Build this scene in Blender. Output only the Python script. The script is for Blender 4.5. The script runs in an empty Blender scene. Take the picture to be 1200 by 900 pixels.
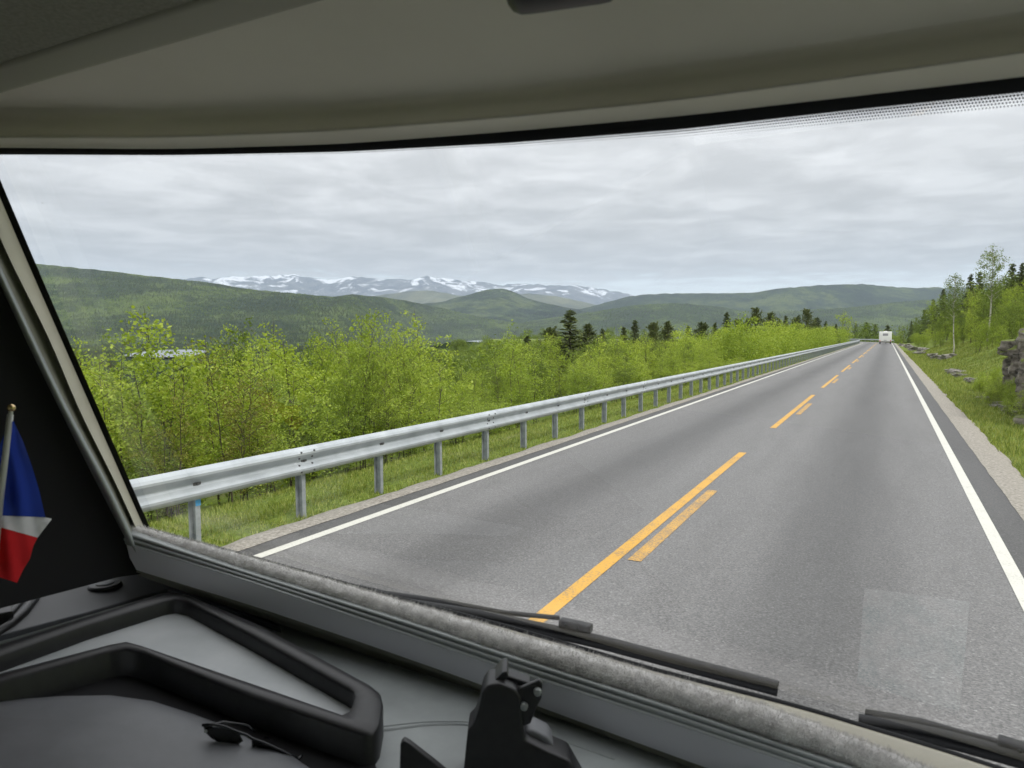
import bpy, bmesh, math, random
import numpy as np
from mathutils import Vector, Matrix, noise as mnoise

R_ = math.radians
SC = bpy.context.scene
COL = SC.collection
random.seed(7)
rng = np.random.default_rng(11)

# ------------------------------------------------------------------ camera
EYE = Vector((0.0, 0.0, 2.05))
FPX = 832.0                       # focal length in photo pixels (1200 wide)
PITCH = math.atan2(58.0, FPX)
YAW = math.atan2(440.0, FPX * math.cos(PITCH) + 58.0 * math.sin(PITCH))
cam_d = bpy.data.cameras.new('camera')
cam_d.sensor_width = 36.0
cam_d.lens = FPX / 1200.0 * 36.0
cam_d.clip_start = 0.02
cam_d.clip_end = 60000.0
cam_d.dof.use_dof = True
cam_d.dof.focus_distance = 30.0
cam_d.dof.aperture_fstop = 11.0
cam = bpy.data.objects.new('camera', cam_d)
COL.objects.link(cam)
cam.location = EYE
cam.rotation_euler = (math.pi / 2 - PITCH, 0.0, YAW)
SC.camera = cam

# ------------------------------------------------------------------ world, sun, exposure
SUN_EL, SUN_AZ = R_(50), R_(108)          # azimuth from +Y (road direction) clockwise: to the right, slightly behind
w = bpy.data.worlds.new('World')
SC.world = w
w.use_nodes = True
nt = w.node_tree
nt.nodes.clear()
def N(tree, typ, **kw):
    n = tree.nodes.new(typ)
    for k, v in kw.items():
        if k.startswith('i_'):
            n.inputs[k[2:].replace('_', ' ')].default_value = v
        else:
            setattr(n, k, v)
    return n
def MATH(tree, op, a, b=None, c=None, clamp=False):
    n = tree.nodes.new('ShaderNodeMath'); n.operation = op; n.use_clamp = clamp
    for i, v in enumerate((a, b, c)):
        if v is None: continue
        if isinstance(v, (int, float)): n.inputs[i].default_value = v
        else: tree.links.new(v, n.inputs[i])
    return n.outputs[0]
def RAMP(tree, fac, stops, interp='LINEAR'):
    n = tree.nodes.new('ShaderNodeValToRGB'); n.color_ramp.interpolation = interp
    els = n.color_ramp.elements
    while len(els) < len(stops): els.new(0.5)
    for e, (p, c) in zip(els, stops):
        e.position = p
        e.color = (c, c, c, 1) if isinstance(c, (int, float)) else (*c, 1)
    tree.links.new(fac, n.inputs[0])
    return n.outputs[0]
def MIXC(tree, fac, a, b, blend='MIX'):
    n = tree.nodes.new('ShaderNodeMix'); n.data_type = 'RGBA'; n.blend_type = blend
    for sock, v in ((n.inputs[0], fac), (n.inputs[6], a), (n.inputs[7], b)):
        if isinstance(v, (int, float)): sock.default_value = v
        elif isinstance(v, tuple): sock.default_value = (*v, 1) if len(v) == 3 else v
        else: tree.links.new(v, sock)
    return n.outputs[2]

sky = N(nt, 'ShaderNodeTexSky', sky_type='NISHITA', sun_disc=False)
sky.sun_elevation = SUN_EL
sky.sun_rotation = SUN_AZ
sky.air_density = 1.0; sky.dust_density = 0.6
tc = N(nt, 'ShaderNodeTexCoord')
sp = N(nt, 'ShaderNodeSeparateXYZ'); nt.links.new(tc.outputs['Generated'], sp.inputs[0])
zc = MATH(nt, 'MAXIMUM', sp.outputs[2], 0.0)
den = MATH(nt, 'ADD', zc, 0.055)
cb = N(nt, 'ShaderNodeCombineXYZ')
nt.links.new(MATH(nt, 'DIVIDE', sp.outputs[0], den), cb.inputs[0])
nt.links.new(MATH(nt, 'DIVIDE', sp.outputs[1], den), cb.inputs[1])
n1 = N(nt, 'ShaderNodeTexNoise', i_Scale=1.9, i_Detail=9.0, i_Roughness=0.58, i_Distortion=0.35)
n2 = N(nt, 'ShaderNodeTexNoise', i_Scale=0.32, i_Detail=4.0, i_Roughness=0.5)
nt.links.new(cb.outputs[0], n1.inputs['Vector']); nt.links.new(cb.outputs[0], n2.inputs['Vector'])
nm = MATH(nt, 'ADD', MATH(nt, 'MULTIPLY', n1.outputs[0], 0.72), MATH(nt, 'MULTIPLY', n2.outputs[0], 0.28))
shade = RAMP(nt, nm, [(0.28, 0.68), (0.42, 0.77), (0.49, 0.86), (0.54, 0.95), (0.60, 1.06), (0.70, 1.20)], 'EASE')
cie = MATH(nt, 'ADD', MATH(nt, 'MULTIPLY', zc, 2.5), 0.70)
bright = MATH(nt, 'MULTIPLY', MATH(nt, 'MULTIPLY', shade, cie), 4.4)
cloud = MIXC(nt, 1.0, (0.985, 0.985, 1.0), bright, 'MULTIPLY')
gap = MATH(nt, 'ADD', sp.outputs[2], MATH(nt, 'MULTIPLY', MATH(nt, 'SUBTRACT', nm, 0.5), 0.10))
gapf = RAMP(nt, gap, [(0.060, 0.12), (0.085, 0.97), (0.14, 1.0)], 'EASE')
bg = N(nt, 'ShaderNodeBackground', i_Strength=0.10)
nt.links.new(MIXC(nt, gapf, MIXC(nt, 0.65, sky.outputs[0], (7.0, 7.25, 7.6)), cloud), bg.inputs[0])
nt.links.new(bg.outputs[0], N(nt, 'ShaderNodeOutputWorld').inputs[0])

sun_d = bpy.data.lights.new('sun', 'SUN')
sun_d.energy = 1.5; sun_d.angle = R_(14); sun_d.color = (1.0, 0.96, 0.9)
sun = bpy.data.objects.new('sun', sun_d); COL.objects.link(sun)
sdir = Vector((math.sin(SUN_AZ) * math.cos(SUN_EL), math.cos(SUN_AZ) * math.cos(SUN_EL), math.sin(SUN_EL)))
sun.rotation_euler = sdir.to_track_quat('Z', 'Y').to_euler()
sun.location = (0, 0, 60)

SC.view_settings.view_transform = 'Standard'
SC.view_settings.look = 'None'
SC.view_settings.gamma = 1.0
SC.view_settings.exposure = 0.86
SC.render.engine = 'CYCLES'
SC.cycles.use_denoising = True
SC.cycles.max_bounces = 8
SC.cycles.diffuse_bounces = 4
SC.cycles.transparent_max_bounces = 12
SC.cycles.volume_bounces = 1
SC.cycles.sample_clamp_indirect = 6.0

# ------------------------------------------------------------------ pixel rays
_rot = Matrix.Rotation(YAW, 3, 'Z') @ Matrix.Rotation(math.pi / 2 - PITCH, 3, 'X')
def ray(u, v):                       # direction with unit depth along the camera axis
    return _rot @ Vector(((u - 600) / FPX, (450 - v) / FPX, -1.0))
def at_depth(u, v, d):
    return EYE + ray(u, v) * d
def on_z(u, v, z):
    r = ray(u, v)
    return EYE + r * ((z - EYE.z) / r.z)

# ------------------------------------------------------------------ object helpers
def tag(o, label=None, cat=None, group=None, kind=None):
    if label: o['label'] = label
    if cat: o['category'] = cat
    if group: o['group'] = group
    if kind: o['kind'] = kind
    return o
def empty(name, loc=(0, 0, 0), rz=0.0):
    o = bpy.data.objects.new(name, None); COL.objects.link(o)
    o.empty_display_size = 0.2
    o.location = loc; o.rotation_euler.z = rz
    return o
def link_mesh(name, me, parent=None):
    o = bpy.data.objects.new(name, me); COL.objects.link(o)
    if parent is not None: o.parent = parent
    return o
def mesh_np(name, verts, faces, mat=None, smooth=False, uv=None):
    me = bpy.data.meshes.new(name)
    verts = np.asarray(verts, dtype=np.float32)
    if isinstance(faces, np.ndarray):
        nf, k = faces.shape
        me.vertices.add(len(verts)); me.vertices.foreach_set('co', verts.ravel())
        me.loops.add(nf * k); me.loops.foreach_set('vertex_index', faces.astype(np.int32).ravel())
        me.polygons.add(nf)
        me.polygons.foreach_set('loop_start', np.arange(0, nf * k, k, dtype=np.int32))
        me.polygons.foreach_set('loop_total', np.full(nf, k, dtype=np.int32))
        me.update(calc_edges=True)
    else:
        me.from_pydata([tuple(map(float, v)) for v in verts], [], faces)
        me.update()
    if smooth: me.polygons.foreach_set('use_smooth', np.ones(len(me.polygons), dtype=bool))
    if uv is not None:
        lay = me.uv_layers.new(name='UVMap')
        idx = np.empty(len(me.loops), dtype=np.int32); me.loops.foreach_get('vertex_index', idx)
        lay.data.foreach_set('uv', np.asarray(uv, dtype=np.float32)[idx].ravel())
    if mat: me.materials.append(mat)
    return me
def from_bm(name, bm, mat, parent=None, smooth=False):
    bmesh.ops.recalc_face_normals(bm, faces=bm.faces[:])
    me = bpy.data.meshes.new(name); bm.to_mesh(me); bm.free()
    if smooth: me.polygons.foreach_set('use_smooth', np.ones(len(me.polygons), dtype=bool))
    me.materials.append(mat)
    return link_mesh(name, me, parent)
def grid_faces(nr, nc, close_c=False):
    i = np.arange(nr - 1)[:, None]; j = np.arange(nc if close_c else nc - 1)[None, :]
    j2 = (j + 1) % nc
    a = i * nc + j; b = i * nc + j2; c = (i + 1) * nc + j2; d = (i + 1) * nc + j
    return np.stack([a, b, c, d], -1).reshape(-1, 4)
def loft(name, rows, mat, parent=None, smooth=True, uv=None):
    nr, nc = len(rows), len(rows[0])
    v = np.array([[tuple(p) for p in r] for r in rows]).reshape(-1, 3)
    return link_mesh(name, mesh_np(name, v, grid_faces(nr, nc), mat, smooth, uv), parent)
def add_box(bm, c, s, rot=None):
    m = Matrix.Translation(Vector(c))
    if rot is not None: m = m @ rot.to_4x4()
    return bmesh.ops.create_cube(bm, size=1.0, matrix=m @ Matrix.Diagonal((*s, 1)))['verts']
def bevel(bm, w=0.005, seg=2):
    bmesh.ops.bevel(bm, geom=bm.edges[:], offset=w, segments=seg, affect='EDGES', profile=0.6, clamp_overlap=True)
def add_tube(bm, pts, rad, seg=8, cap=True):
    pts = [Vector(p) for p in pts]
    rads = rad if isinstance(rad, (list, tuple)) else [rad] * len(pts)
    rings = []
    up = Vector((0, 0, 1))
    for i, p in enumerate(pts):
        t = (pts[min(i + 1, len(pts) - 1)] - pts[max(i - 1, 0)]).normalized()
        a = t.cross(up)
        if a.length < 1e-3: a = t.cross(Vector((1, 0, 0)))
        a.normalize(); b = t.cross(a)
        rings.append([bm.verts.new(p + (a * math.cos(2 * math.pi * k / seg) + b * math.sin(2 * math.pi * k / seg)) * rads[i]) for k in range(seg)])
    for r0, r1 in zip(rings, rings[1:]):
        for k in range(seg):
            bm.faces.new((r0[k], r0[(k + 1) % seg], r1[(k + 1) % seg], r1[k]))
    if cap:
        bm.faces.new(rings[0][::-1]); bm.faces.new(rings[-1])
def tube(name, pts, rad, mat, parent=None, seg=10, smooth=True):
    bm = bmesh.new(); add_tube(bm, pts, rad, seg)
    return from_bm(name, bm, mat, parent, smooth)
def interp(pts, n):                    # smooth resampling of a 2-D pixel polyline
    pts = np.array(pts, float)
    x = np.linspace(pts[0, 0], pts[-1, 0], n)
    px, py = pts[:, 0], pts[:, 1]
    y = np.interp(x, px, py)
    k = max(1, n // 40)
    for _ in range(3):
        y[1:-1] = (y[:-2] + 2 * y[1:-1] + y[2:]) / 4
    return list(zip(x, y))
def interp_v(pts, n):
    return [(b, a) for a, b in interp([(p[1], p[0]) for p in pts], n)]

# ------------------------------------------------------------------ materials
def mat(name, color=(0.5, 0.5, 0.5), rough=0.6, metal=0.0, spec=0.5):
    m = bpy.data.materials.new(name); m.use_nodes = True
    b = m.node_tree.nodes['Principled BSDF']
    b.inputs['Base Color'].default_value = (*color, 1)
    b.inputs['Roughness'].default_value = rough
    b.inputs['Metallic'].default_value = metal
    b.inputs['Specular IOR Level'].default_value = spec
    return m
def nodes_of(m):
    return m.node_tree, m.node_tree.nodes['Principled BSDF']
def noisy(name, stops, scale=5.0, detail=4.0, rough=0.6, bump=0.0, bscale=None, metal=0.0, spec=0.5, coord='Object', bdist=0.01, rvar=0.0):
    m = mat(name, (1, 1, 1), rough, metal, spec); t, b = nodes_of(m)
    tcn = N(t, 'ShaderNodeTexCoord')
    n = N(t, 'ShaderNodeTexNoise', i_Scale=scale, i_Detail=detail, i_Roughness=0.6)
    t.links.new(tcn.outputs[coord], n.inputs['Vector'])
    t.links.new(RAMP(t, n.outputs[0], stops), b.inputs['Base Color'])
    if rvar:
        t.links.new(MATH(t, 'ADD', MATH(t, 'MULTIPLY', n.outputs[0], rvar), rough - rvar * 0.5), b.inputs['Roughness'])
    if bump:
        n2 = N(t, 'ShaderNodeTexNoise', i_Scale=bscale or scale * 4, i_Detail=3.0)
        t.links.new(tcn.outputs[coord], n2.inputs['Vector'])
        bn = N(t, 'ShaderNodeBump', i_Strength=bump, i_Distance=bdist)
        t.links.new(n2.outputs[0], bn.inputs['Height']); t.links.new(bn.outputs[0], b.inputs['Normal'])
    return m
def foliage(name, c0, c1, c2, trans=0.35, objvar=0.35):
    m = bpy.data.materials.new(name); m.use_nodes = True; t = m.node_tree; t.nodes.clear()
    g = N(t, 'ShaderNodeNewGeometry'); oi = N(t, 'ShaderNodeObjectInfo')
    f = MATH(t, 'ADD', MATH(t, 'MULTIPLY', g.outputs['Random Per Island'], 1.0 - objvar), MATH(t, 'MULTIPLY', oi.outputs['Random'], objvar))
    col = RAMP(t, f, [(0.1, c0), (0.5, c1), (0.9, c2)])
    d = N(t, 'ShaderNodeBsdfPrincipled', i_Roughness=0.55); d.inputs['Specular IOR Level'].default_value = 0.25
    tr = N(t, 'ShaderNodeBsdfTranslucent')
    t.links.new(col, d.inputs['Base Color'])
    t.links.new(MIXC(t, 1.0, col, (1.25, 1.2, 0.6), 'MULTIPLY'), tr.inputs[0])
    mx = N(t, 'ShaderNodeMixShader'); mx.inputs[0].default_value = trans
    t.links.new(d.outputs[0], mx.inputs[1]); t.links.new(tr.outputs[0], mx.inputs[2])
    t.links.new(mx.outputs[0], N(t, 'ShaderNodeOutputMaterial').inputs[0])
    return m

M_BIRCH = foliage('birch_leaves', (0.17, 0.245, 0.027), (0.285, 0.382, 0.046), (0.43, 0.51, 0.095), 0.42)
M_BIRCH_R = foliage('reddish_leaves', (0.13, 0.12, 0.03), (0.20, 0.20, 0.035), (0.27, 0.30, 0.05), 0.3)
M_BIRCH_D = foliage('darker_leaves', (0.085, 0.135, 0.02), (0.15, 0.215, 0.03), (0.23, 0.30, 0.05), 0.35)
M_SPRUCE = foliage('spruce_needles', (0.040, 0.058, 0.020), (0.080, 0.108, 0.034), (0.125, 0.155, 0.05), 0.2)
M_PINE = foliage('pine_needles', (0.048, 0.066, 0.022), (0.09, 0.115, 0.034), (0.135, 0.16, 0.05), 0.2)
M_GRASS = foliage('grass_blades', (0.13, 0.18, 0.03), (0.22, 0.28, 0.045), (0.36, 0.38, 0.12), 0.3, 0.0)
M_BARK = noisy('dark_bark', [(0.3, (0.035, 0.026, 0.018)), (0.7, (0.10, 0.078, 0.055))], 14, 4, 0.9)
M_BIRCHBARK = noisy('birch_bark', [(0.36, (0.06, 0.05, 0.04)), (0.46, (0.45, 0.42, 0.37)), (0.8, (0.62, 0.6, 0.55))], 6, 5, 0.8)

# ground
def ground_mat():
    m = mat('verge_grass_ground', (1, 1, 1), 0.95, 0, 0.1); t, b = nodes_of(m)
    c = N(t, 'ShaderNodeTexCoord')
    a = N(t, 'ShaderNodeTexNoise', i_Scale=0.6, i_Detail=6.0, i_Roughness=0.65)
    f = N(t, 'ShaderNodeTexNoise', i_Scale=14.0, i_Detail=5.0, i_Roughness=0.7)
    for n in (a, f): t.links.new(c.outputs['Object'], n.inputs['Vector'])
    g1 = RAMP(t, f.outputs[0], [(0.3, (0.055, 0.075, 0.018)), (0.5, (0.13, 0.18, 0.030)), (0.7, (0.21, 0.26, 0.055))])
    g2 = RAMP(t, f.outputs[0], [(0.3, (0.10, 0.085, 0.05)), (0.6, (0.22, 0.20, 0.10))])
    t.links.new(MIXC(t, RAMP(t, a.outputs[0], [(0.52, 0.0), (0.70, 0.7)]), g1, g2), b.inputs['Base Color'])
    bn = N(t, 'ShaderNodeBump', i_Strength=0.8, i_Distance=0.06)
    t.links.new(f.outputs[0], bn.inputs['Height']); t.links.new(bn.outputs[0], b.inputs['Normal'])
    return m
M_VERGE = ground_mat()
M_GRAVEL = noisy('gravel', [(0.25, (0.13, 0.115, 0.095)), (0.5, (0.27, 0.25, 0.215)), (0.75, (0.42, 0.39, 0.35))], 26, 8, 0.95, 0.9, 40, bdist=0.02)
def asphalt_mat():
    m = mat('asphalt', (1, 1, 1), 0.62, 0, 0.45); t, b = nodes_of(m)
    c = N(t, 'ShaderNodeTexCoord')
    s = N(t, 'ShaderNodeSeparateXYZ'); t.links.new(c.outputs['UV'], s.inputs[0])
    l = s.outputs[0]                                       # metres from the road's centre
    ml = N(t, 'ShaderNodeMapping'); ml.inputs['Scale'].default_value = (1.0, 0.10, 1.0); t.links.new(c.outputs['UV'], ml.inputs[0])
    wob = N(t, 'ShaderNodeTexNoise', i_Scale=0.25, i_Detail=3.0); t.links.new(ml.outputs[0], wob.inputs['Vector'])
    lw = MATH(t, 'ADD', l, MATH(t, 'MULTIPLY', MATH(t, 'SUBTRACT', wob.outputs[0], 0.5), 0.5))
    def band(c0, half):
        d = MATH(t, 'DIVIDE', MATH(t, 'ABSOLUTE', MATH(t, 'SUBTRACT', lw, c0)), half)
        return MATH(t, 'POWER', 2.718, MATH(t, 'MULTIPLY', MATH(t, 'MULTIPLY', d, d), -1.0))
    dark = MATH(t, 'ADD', band(-1.50, 0.62), band(1.55, 0.62), clamp=True)
    # aggregate
    v = N(t, 'ShaderNodeTexVoronoi', i_Scale=75.0); t.links.new(c.outputs['Object'], v.inputs['Vector'])
    f = N(t, 'ShaderNodeTexNoise', i_Scale=55.0, i_Detail=4.0, i_Roughness=0.75); t.links.new(c.outputs['Object'], f.inputs['Vector'])
    big = N(t, 'ShaderNodeTexNoise', i_Scale=2.2, i_Detail=6.0, i_Roughness=0.6); t.links.new(ml.outputs[0], big.inputs['Vector'])
    agg = RAMP(t, f.outputs[0], [(0.30, 0.070), (0.5, 0.140), (0.62, 0.175), (0.74, 0.30)])
    sepv = N(t, 'ShaderNodeSeparateColor'); t.links.new(v.outputs['Color'], sepv.inputs[0])
    st = RAMP(t, sepv.outputs[0], [(0.0, 0.62), (0.75, 1.05), (0.94, 1.12), (1.0, 1.5)])
    val = MATH(t, 'MULTIPLY', agg, st)
    val = MATH(t, 'MULTIPLY', val, RAMP(t, big.outputs[0], [(0.25, 0.86), (0.75, 1.12)]))
    val = MATH(t, 'MULTIPLY', val, MATH(t, 'SUBTRACT', 1.12, MATH(t, 'MULTIPLY', dark, 0.48)))
    side = RAMP(t, MATH(t, 'MULTIPLY', MATH(t, 'ABSOLUTE', l), 0.1), [(0.302, 1.0), (0.306, 0.52)])
    val = MATH(t, 'MULTIPLY', val, side)
    t.links.new(MIXC(t, 1.0, (1.0, 0.985, 0.975), val, 'MULTIPLY'), b.inputs['Base Color'])
    bn = N(t, 'ShaderNodeBump', i_Strength=0.35, i_Distance=0.005)
    t.links.new(f.outputs[0], bn.inputs['Height']); t.links.new(bn.outputs[0], b.inputs['Normal'])
    return m
M_ASPHALT = asphalt_mat()
def paint_mat(name, c, worn, lo=0.40):
    m = mat(name, c, 0.6); t, b = nodes_of(m)
    tcn = N(t, 'ShaderNodeTexCoord')
    n = N(t, 'ShaderNodeTexNoise', i_Scale=45.0, i_Detail=5.0, i_Roughness=0.75)
    t.links.new(tcn.outputs['Object'], n.inputs['Vector'])
    n2 = N(t, 'ShaderNodeTexNoise', i_Scale=3.0, i_Detail=3.0); t.links.new(tcn.outputs['Object'], n2.inputs['Vector'])
    f = MATH(t, 'ADD', MATH(t, 'MULTIPLY', n.outputs[0], 0.75), MATH(t, 'MULTIPLY', n2.outputs[0], 0.25))
    t.links.new(MIXC(t, RAMP(t, f, [(lo, worn), (lo + 0.08, 0.05)]), c, (0.13, 0.12, 0.11)), b.inputs['Base Color'])
    return m
M_WHITE = paint_mat('white_road_paint', (0.58, 0.575, 0.52), 0.35)
M_YELLOW = paint_mat('yellow_road_paint', (0.58, 0.315, 0.035), 0.7, 0.41)
M_YELLOW_W = paint_mat('worn_yellow_road_paint', (0.56, 0.31, 0.045), 0.8, 0.46)
M_ZINC = noisy('galvanised_steel', [(0.3, (0.36, 0.39, 0.41)), (0.7, (0.50, 0.535, 0.56))], 3.0, 5, 0.50, 0.05, 60, metal=0.35, rvar=0.12)
M_ZINC_D = noisy('weathered_zinc_post', [(0.3, (0.26, 0.285, 0.30)), (0.7, (0.42, 0.45, 0.47))], 9.0, 5, 0.55, metal=0.35)
M_BLUEMARK = noisy('blue_marking_paint', [(0.35, (0.10, 0.32, 0.52)), (0.6, (0.06, 0.36, 0.72))], 30, 3, 0.6)
M_BOLT = mat('dark_bolt', (0.12, 0.12, 0.12), 0.5, 0.6)
M_ROCK = None
def rock_mat():
    m = mat('rock_face', (1, 1, 1), 0.9); t, b = nodes_of(m)
    c = N(t, 'ShaderNodeTexCoord')
    a = N(t, 'ShaderNodeTexNoise', i_Scale=1.3, i_Detail=8.0, i_Roughness=0.7); t.links.new(c.outputs['Object'], a.inputs['Vector'])
    g = N(t, 'ShaderNodeNewGeometry'); s = N(t, 'ShaderNodeSeparateXYZ'); t.links.new(g.outputs['Normal'], s.inputs[0])
    vo = N(t, 'ShaderNodeTexVoronoi', feature='DISTANCE_TO_EDGE', i_Scale=1.1)
    mp_ = N(t, 'ShaderNodeMapping'); mp_.inputs['Scale'].default_value = (1.3, 1.3, 0.45)
    wv = N(t, 'ShaderNodeVectorMath', operation='ADD'); t.links.new(c.outputs['Object'], wv.inputs[0]); t.links.new(a.outputs['Color'], wv.inputs[1]); t.links.new(wv.outputs[0], mp_.inputs[0]); t.links.new(mp_.outputs[0], vo.inputs['Vector'])
    col = RAMP(t, a.outputs[0], [(0.3, (0.07, 0.06, 0.048)), (0.5, (0.22, 0.195, 0.16)), (0.68, (0.40, 0.37, 0.31))])
    col = MIXC(t, RAMP(t, vo.outputs['Distance'], [(0.015, 0.8), (0.07, 0.0)]), col, (0.015, 0.013, 0.011))
    moss = RAMP(t, MATH(t, 'ADD', s.outputs[2], MATH(t, 'MULTIPLY', a.outputs[0], 0.7)), [(0.80, 0.0), (1.02, 1.0)])
    t.links.new(MIXC(t, moss, col, (0.13, 0.16, 0.03)), b.inputs['Base Color'])
    bn = N(t, 'ShaderNodeBump', i_Strength=1.0, i_Distance=0.15)
    t.links.new(a.outputs[0], bn.inputs['Height']); t.links.new(bn.outputs[0], b.inputs['Normal'])
    return m
M_ROCK = rock_mat()
M_STONE = noisy('pale_stone', [(0.3, (0.13, 0.12, 0.105)), (0.5, (0.27, 0.25, 0.225)), (0.7, (0.42, 0.395, 0.36))], 3.0, 8, 0.9, 1.0, 9, bdist=0.08)

# ------------------------------------------------------------------ road frame
XC, Y0, RAD = -2.03, 186.0, 100.0            # centre line, start of the left-hand bend, its radius
S1 = Y0 + RAD * math.pi / 2
def road_pt(s, l, z=0.0):
    if s <= Y0: return (XC + l, s, z)
    if s <= S1:
        a = (s - Y0) / RAD
        return (XC - RAD + (RAD + l) * math.cos(a), Y0 + (RAD + l) * math.sin(a), z)
    return (XC - RAD - (s - S1), Y0 + RAD + l, z)
def road_l(x, y):
    if y <= Y0: return x - XC
    if x <= XC - RAD: return y - (Y0 + RAD)
    return math.hypot(x - (XC - RAD), y - Y0) - RAD
def sstep(a, b, x):
    t = min(1.0, max(0.0, (x - a) / (b - a))); return t * t * (3 - 2 * t)
def ground_z0(x, y, l=None):
    if l is None: l = road_l(x, y)
    n = mnoise.noise(Vector((x * 0.13, y * 0.13, 0.0)))
    n2 = mnoise.noise(Vector((x * 0.9, y * 0.9, 3.0)))
    if l < -3.3:
        d = -l
        z = np.interp(d, [3.3, 3.6, 4.2, 5.6, 7.0, 10, 16, 30, 66, 220], [-0.06, -0.03, -0.04, -0.22, -0.62, -1.35, -2.4, -4.6, -13, -33.5])
        return float(z) + (n2 * 0.06 * min(1, max(0, (d - 3.7))) + n * 0.5 * min(1, max(0, (d - 6) * 0.15)))
    if l > 3.3:
        hill = np.interp(l, [3.3, 3.6, 4.2, 5.2, 6.2, 7.5, 10, 16, 30, 66, 200], [-0.06, -0.03, -0.08, -0.22, 0.0, 0.55, 1.7, 4.2, 9.0, 19, 40])
        drop = np.interp(l, [3.3, 3.6, 4.2, 6, 12, 30, 66, 220], [-0.06, -0.03, -0.05, -0.3, -2.0, -6.0, -13, -33.5])
        k = sstep(165, 225, y)
        z = hill * (1 - k) + drop * k
        return float(z) + n2 * 0.07 * min(1, max(0, (l - 4.0))) + n * 0.7 * min(1, max(0, (l - 6) * 0.15))
    return -0.06

def ground_z(x, y, l=None):
    z = ground_z0(x, y, l)
    if x < -175.0:
        t = 1 - sstep(-290, -175, x)
        z = z * (1 - t) - 33.5 * t
    return z
def strip(name, l0, l1, s0, s1, z, m, n_l=2, ds=2.0, parent=None):
    ns = max(2, int((s1 - s0) / ds) + 1)
    ss = np.linspace(s0, s1, ns); ls = np.linspace(l0, l1, n_l)
    v = [road_pt(s, l, z) for s in ss for l in ls]
    uv = [(l, s) for s in ss for l in ls]
    return link_mesh(name, mesh_np(name, v, grid_faces(ns, n_l), m, False, uv), parent)

SEND = S1 + 60
# near ground, lofted along the road
ls = np.array([-70, -56, -45, -36, -30, -25, -20, -16.5, -14, -12, -10, -8.6, -7.4, -6.6, -5.9, -5.3, -4.8, -4.4, -4.0, -3.7, -3.4,
               0, 3.4, 3.7, 4.0, 4.4, 4.8, 5.2, 5.7, 6.2, 6.8, 7.5, 8.3, 9.2, 10.5, 12, 14, 17, 21, 26, 33, 42, 55, 70])
ss = np.concatenate([np.arange(-30, 60, 0.8), np.arange(60, 200, 2.0), np.arange(200, SEND, 5.0)])
V = []
for s in ss:
    for l in ls:
        x, y, _ = road_pt(s, l)
        V.append((x, y, ground_z(x, y, l)))
verge = link_mesh('ground', mesh_np('ground', V, grid_faces(len(ss), len(ls)), M_VERGE, True))
tag(verge, 'grassy ground falling away beside the road', kind='structure')

road = strip('road', -3.37, 3.45, -30, SEND, 0.0, M_ASPHALT, 12)
tag(road, 'grey asphalt road with darker lane centres', kind='structure')
def gravel_strip(name, la, lb, sgn):
    sl = np.concatenate([np.arange(-30, 70, 0.25), np.arange(70, SEND, 2.0)])
    rows = []
    for s in sl:
        j = mnoise.noise(Vector((s * 1.3, la, 0))) * 0.07 + mnoise.noise(Vector((s * 5.0, la, 1))) * 0.035
        j2 = mnoise.noise(Vector((s * 2.0, la, 5))) * 0.015
        rows.append([road_pt(s, la + j2, 0.006), road_pt(s, (la + lb) / 2 + j * .5, 0.012), road_pt(s, lb + j, -0.012), road_pt(s, lb + j + sgn * 0.06, -0.09)])
    return loft(name, rows, M_GRAVEL)
for la, lb, sg in ((-3.34, -3.66, -1), (3.42, 3.86, 1)):
    g = gravel_strip('gravel_shoulder', la, lb, sg)
    tag(g, 'pale gravel shoulder along the asphalt edge', kind='structure')
strip('edge_line', -3.11, -2.99, -30, SEND, 0.004, M_WHITE, 2, parent=road)
strip('edge_line', 2.99, 3.11, -30, SEND, 0.004, M_WHITE, 2, parent=road)
k = -1
dash_long = None
for k in range(-2, 22):
    a = 3.0 + 13.35 * k
    if a + 9.7 < 184:
        strip('centre_dash', -0.19, -0.065, a, a + 9.7, 0.004, M_YELLOW, 2, parent=road)
        strip('centre_dash', 0.0, 0.125, a + 3.1, a + 6.4, 0.004, M_YELLOW_W, 2, parent=road)
    elif a < SEND - 20:
        strip('centre_dash', -0.06, 0.065, a, a + 9.7, 0.004, M_YELLOW, 2, parent=road)

# ------------------------------------------------------------------ far land
def forest_mat(name, dark, mid, light, scale):
    m = mat(name, (1, 1, 1), 1.0, 0, 0.0); t, b = nodes_of(m)
    c = N(t, 'ShaderNodeTexCoord')
    a = N(t, 'ShaderNodeTexNoise', i_Scale=scale, i_Detail=9.0, i_Roughness=0.68)
    p = N(t, 'ShaderNodeTexNoise', i_Scale=scale * 0.16, i_Detail=5.0, i_Roughness=0.6)
    for n in (a, p): t.links.new(c.outputs['Object'], n.inputs['Vector'])
    f = MATH(t, 'ADD', MATH(t, 'MULTIPLY', a.outputs[0], 0.5), MATH(t, 'MULTIPLY', p.outputs[0], 0.5))
    t.links.new(RAMP(t, f, [(0.42, dark), (0.5, mid), (0.585, light)]), b.inputs['Base Color'])
    bn = N(t, 'ShaderNodeBump', i_Strength=1.0, i_Distance=8.0)
    t.links.new(a.outputs[0], bn.inputs['Height']); t.links.new(bn.outputs[0], b.inputs['Normal'])
    return m
M_FOREST = forest_mat('forest_floor', (0.018, 0.030, 0.013), (0.034, 0.052, 0.018), (0.085, 0.115, 0.03), 0.02)
M_FORESTF = forest_mat('far_forest', (0.008, 0.016, 0.010), (0.020, 0.035, 0.016), (0.075, 0.095, 0.032), 0.012)
M_FELL = forest_mat('bare_fell', (0.035, 0.045, 0.035), (0.07, 0.08, 0.05), (0.12, 0.125, 0.075), 0.004)
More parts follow.
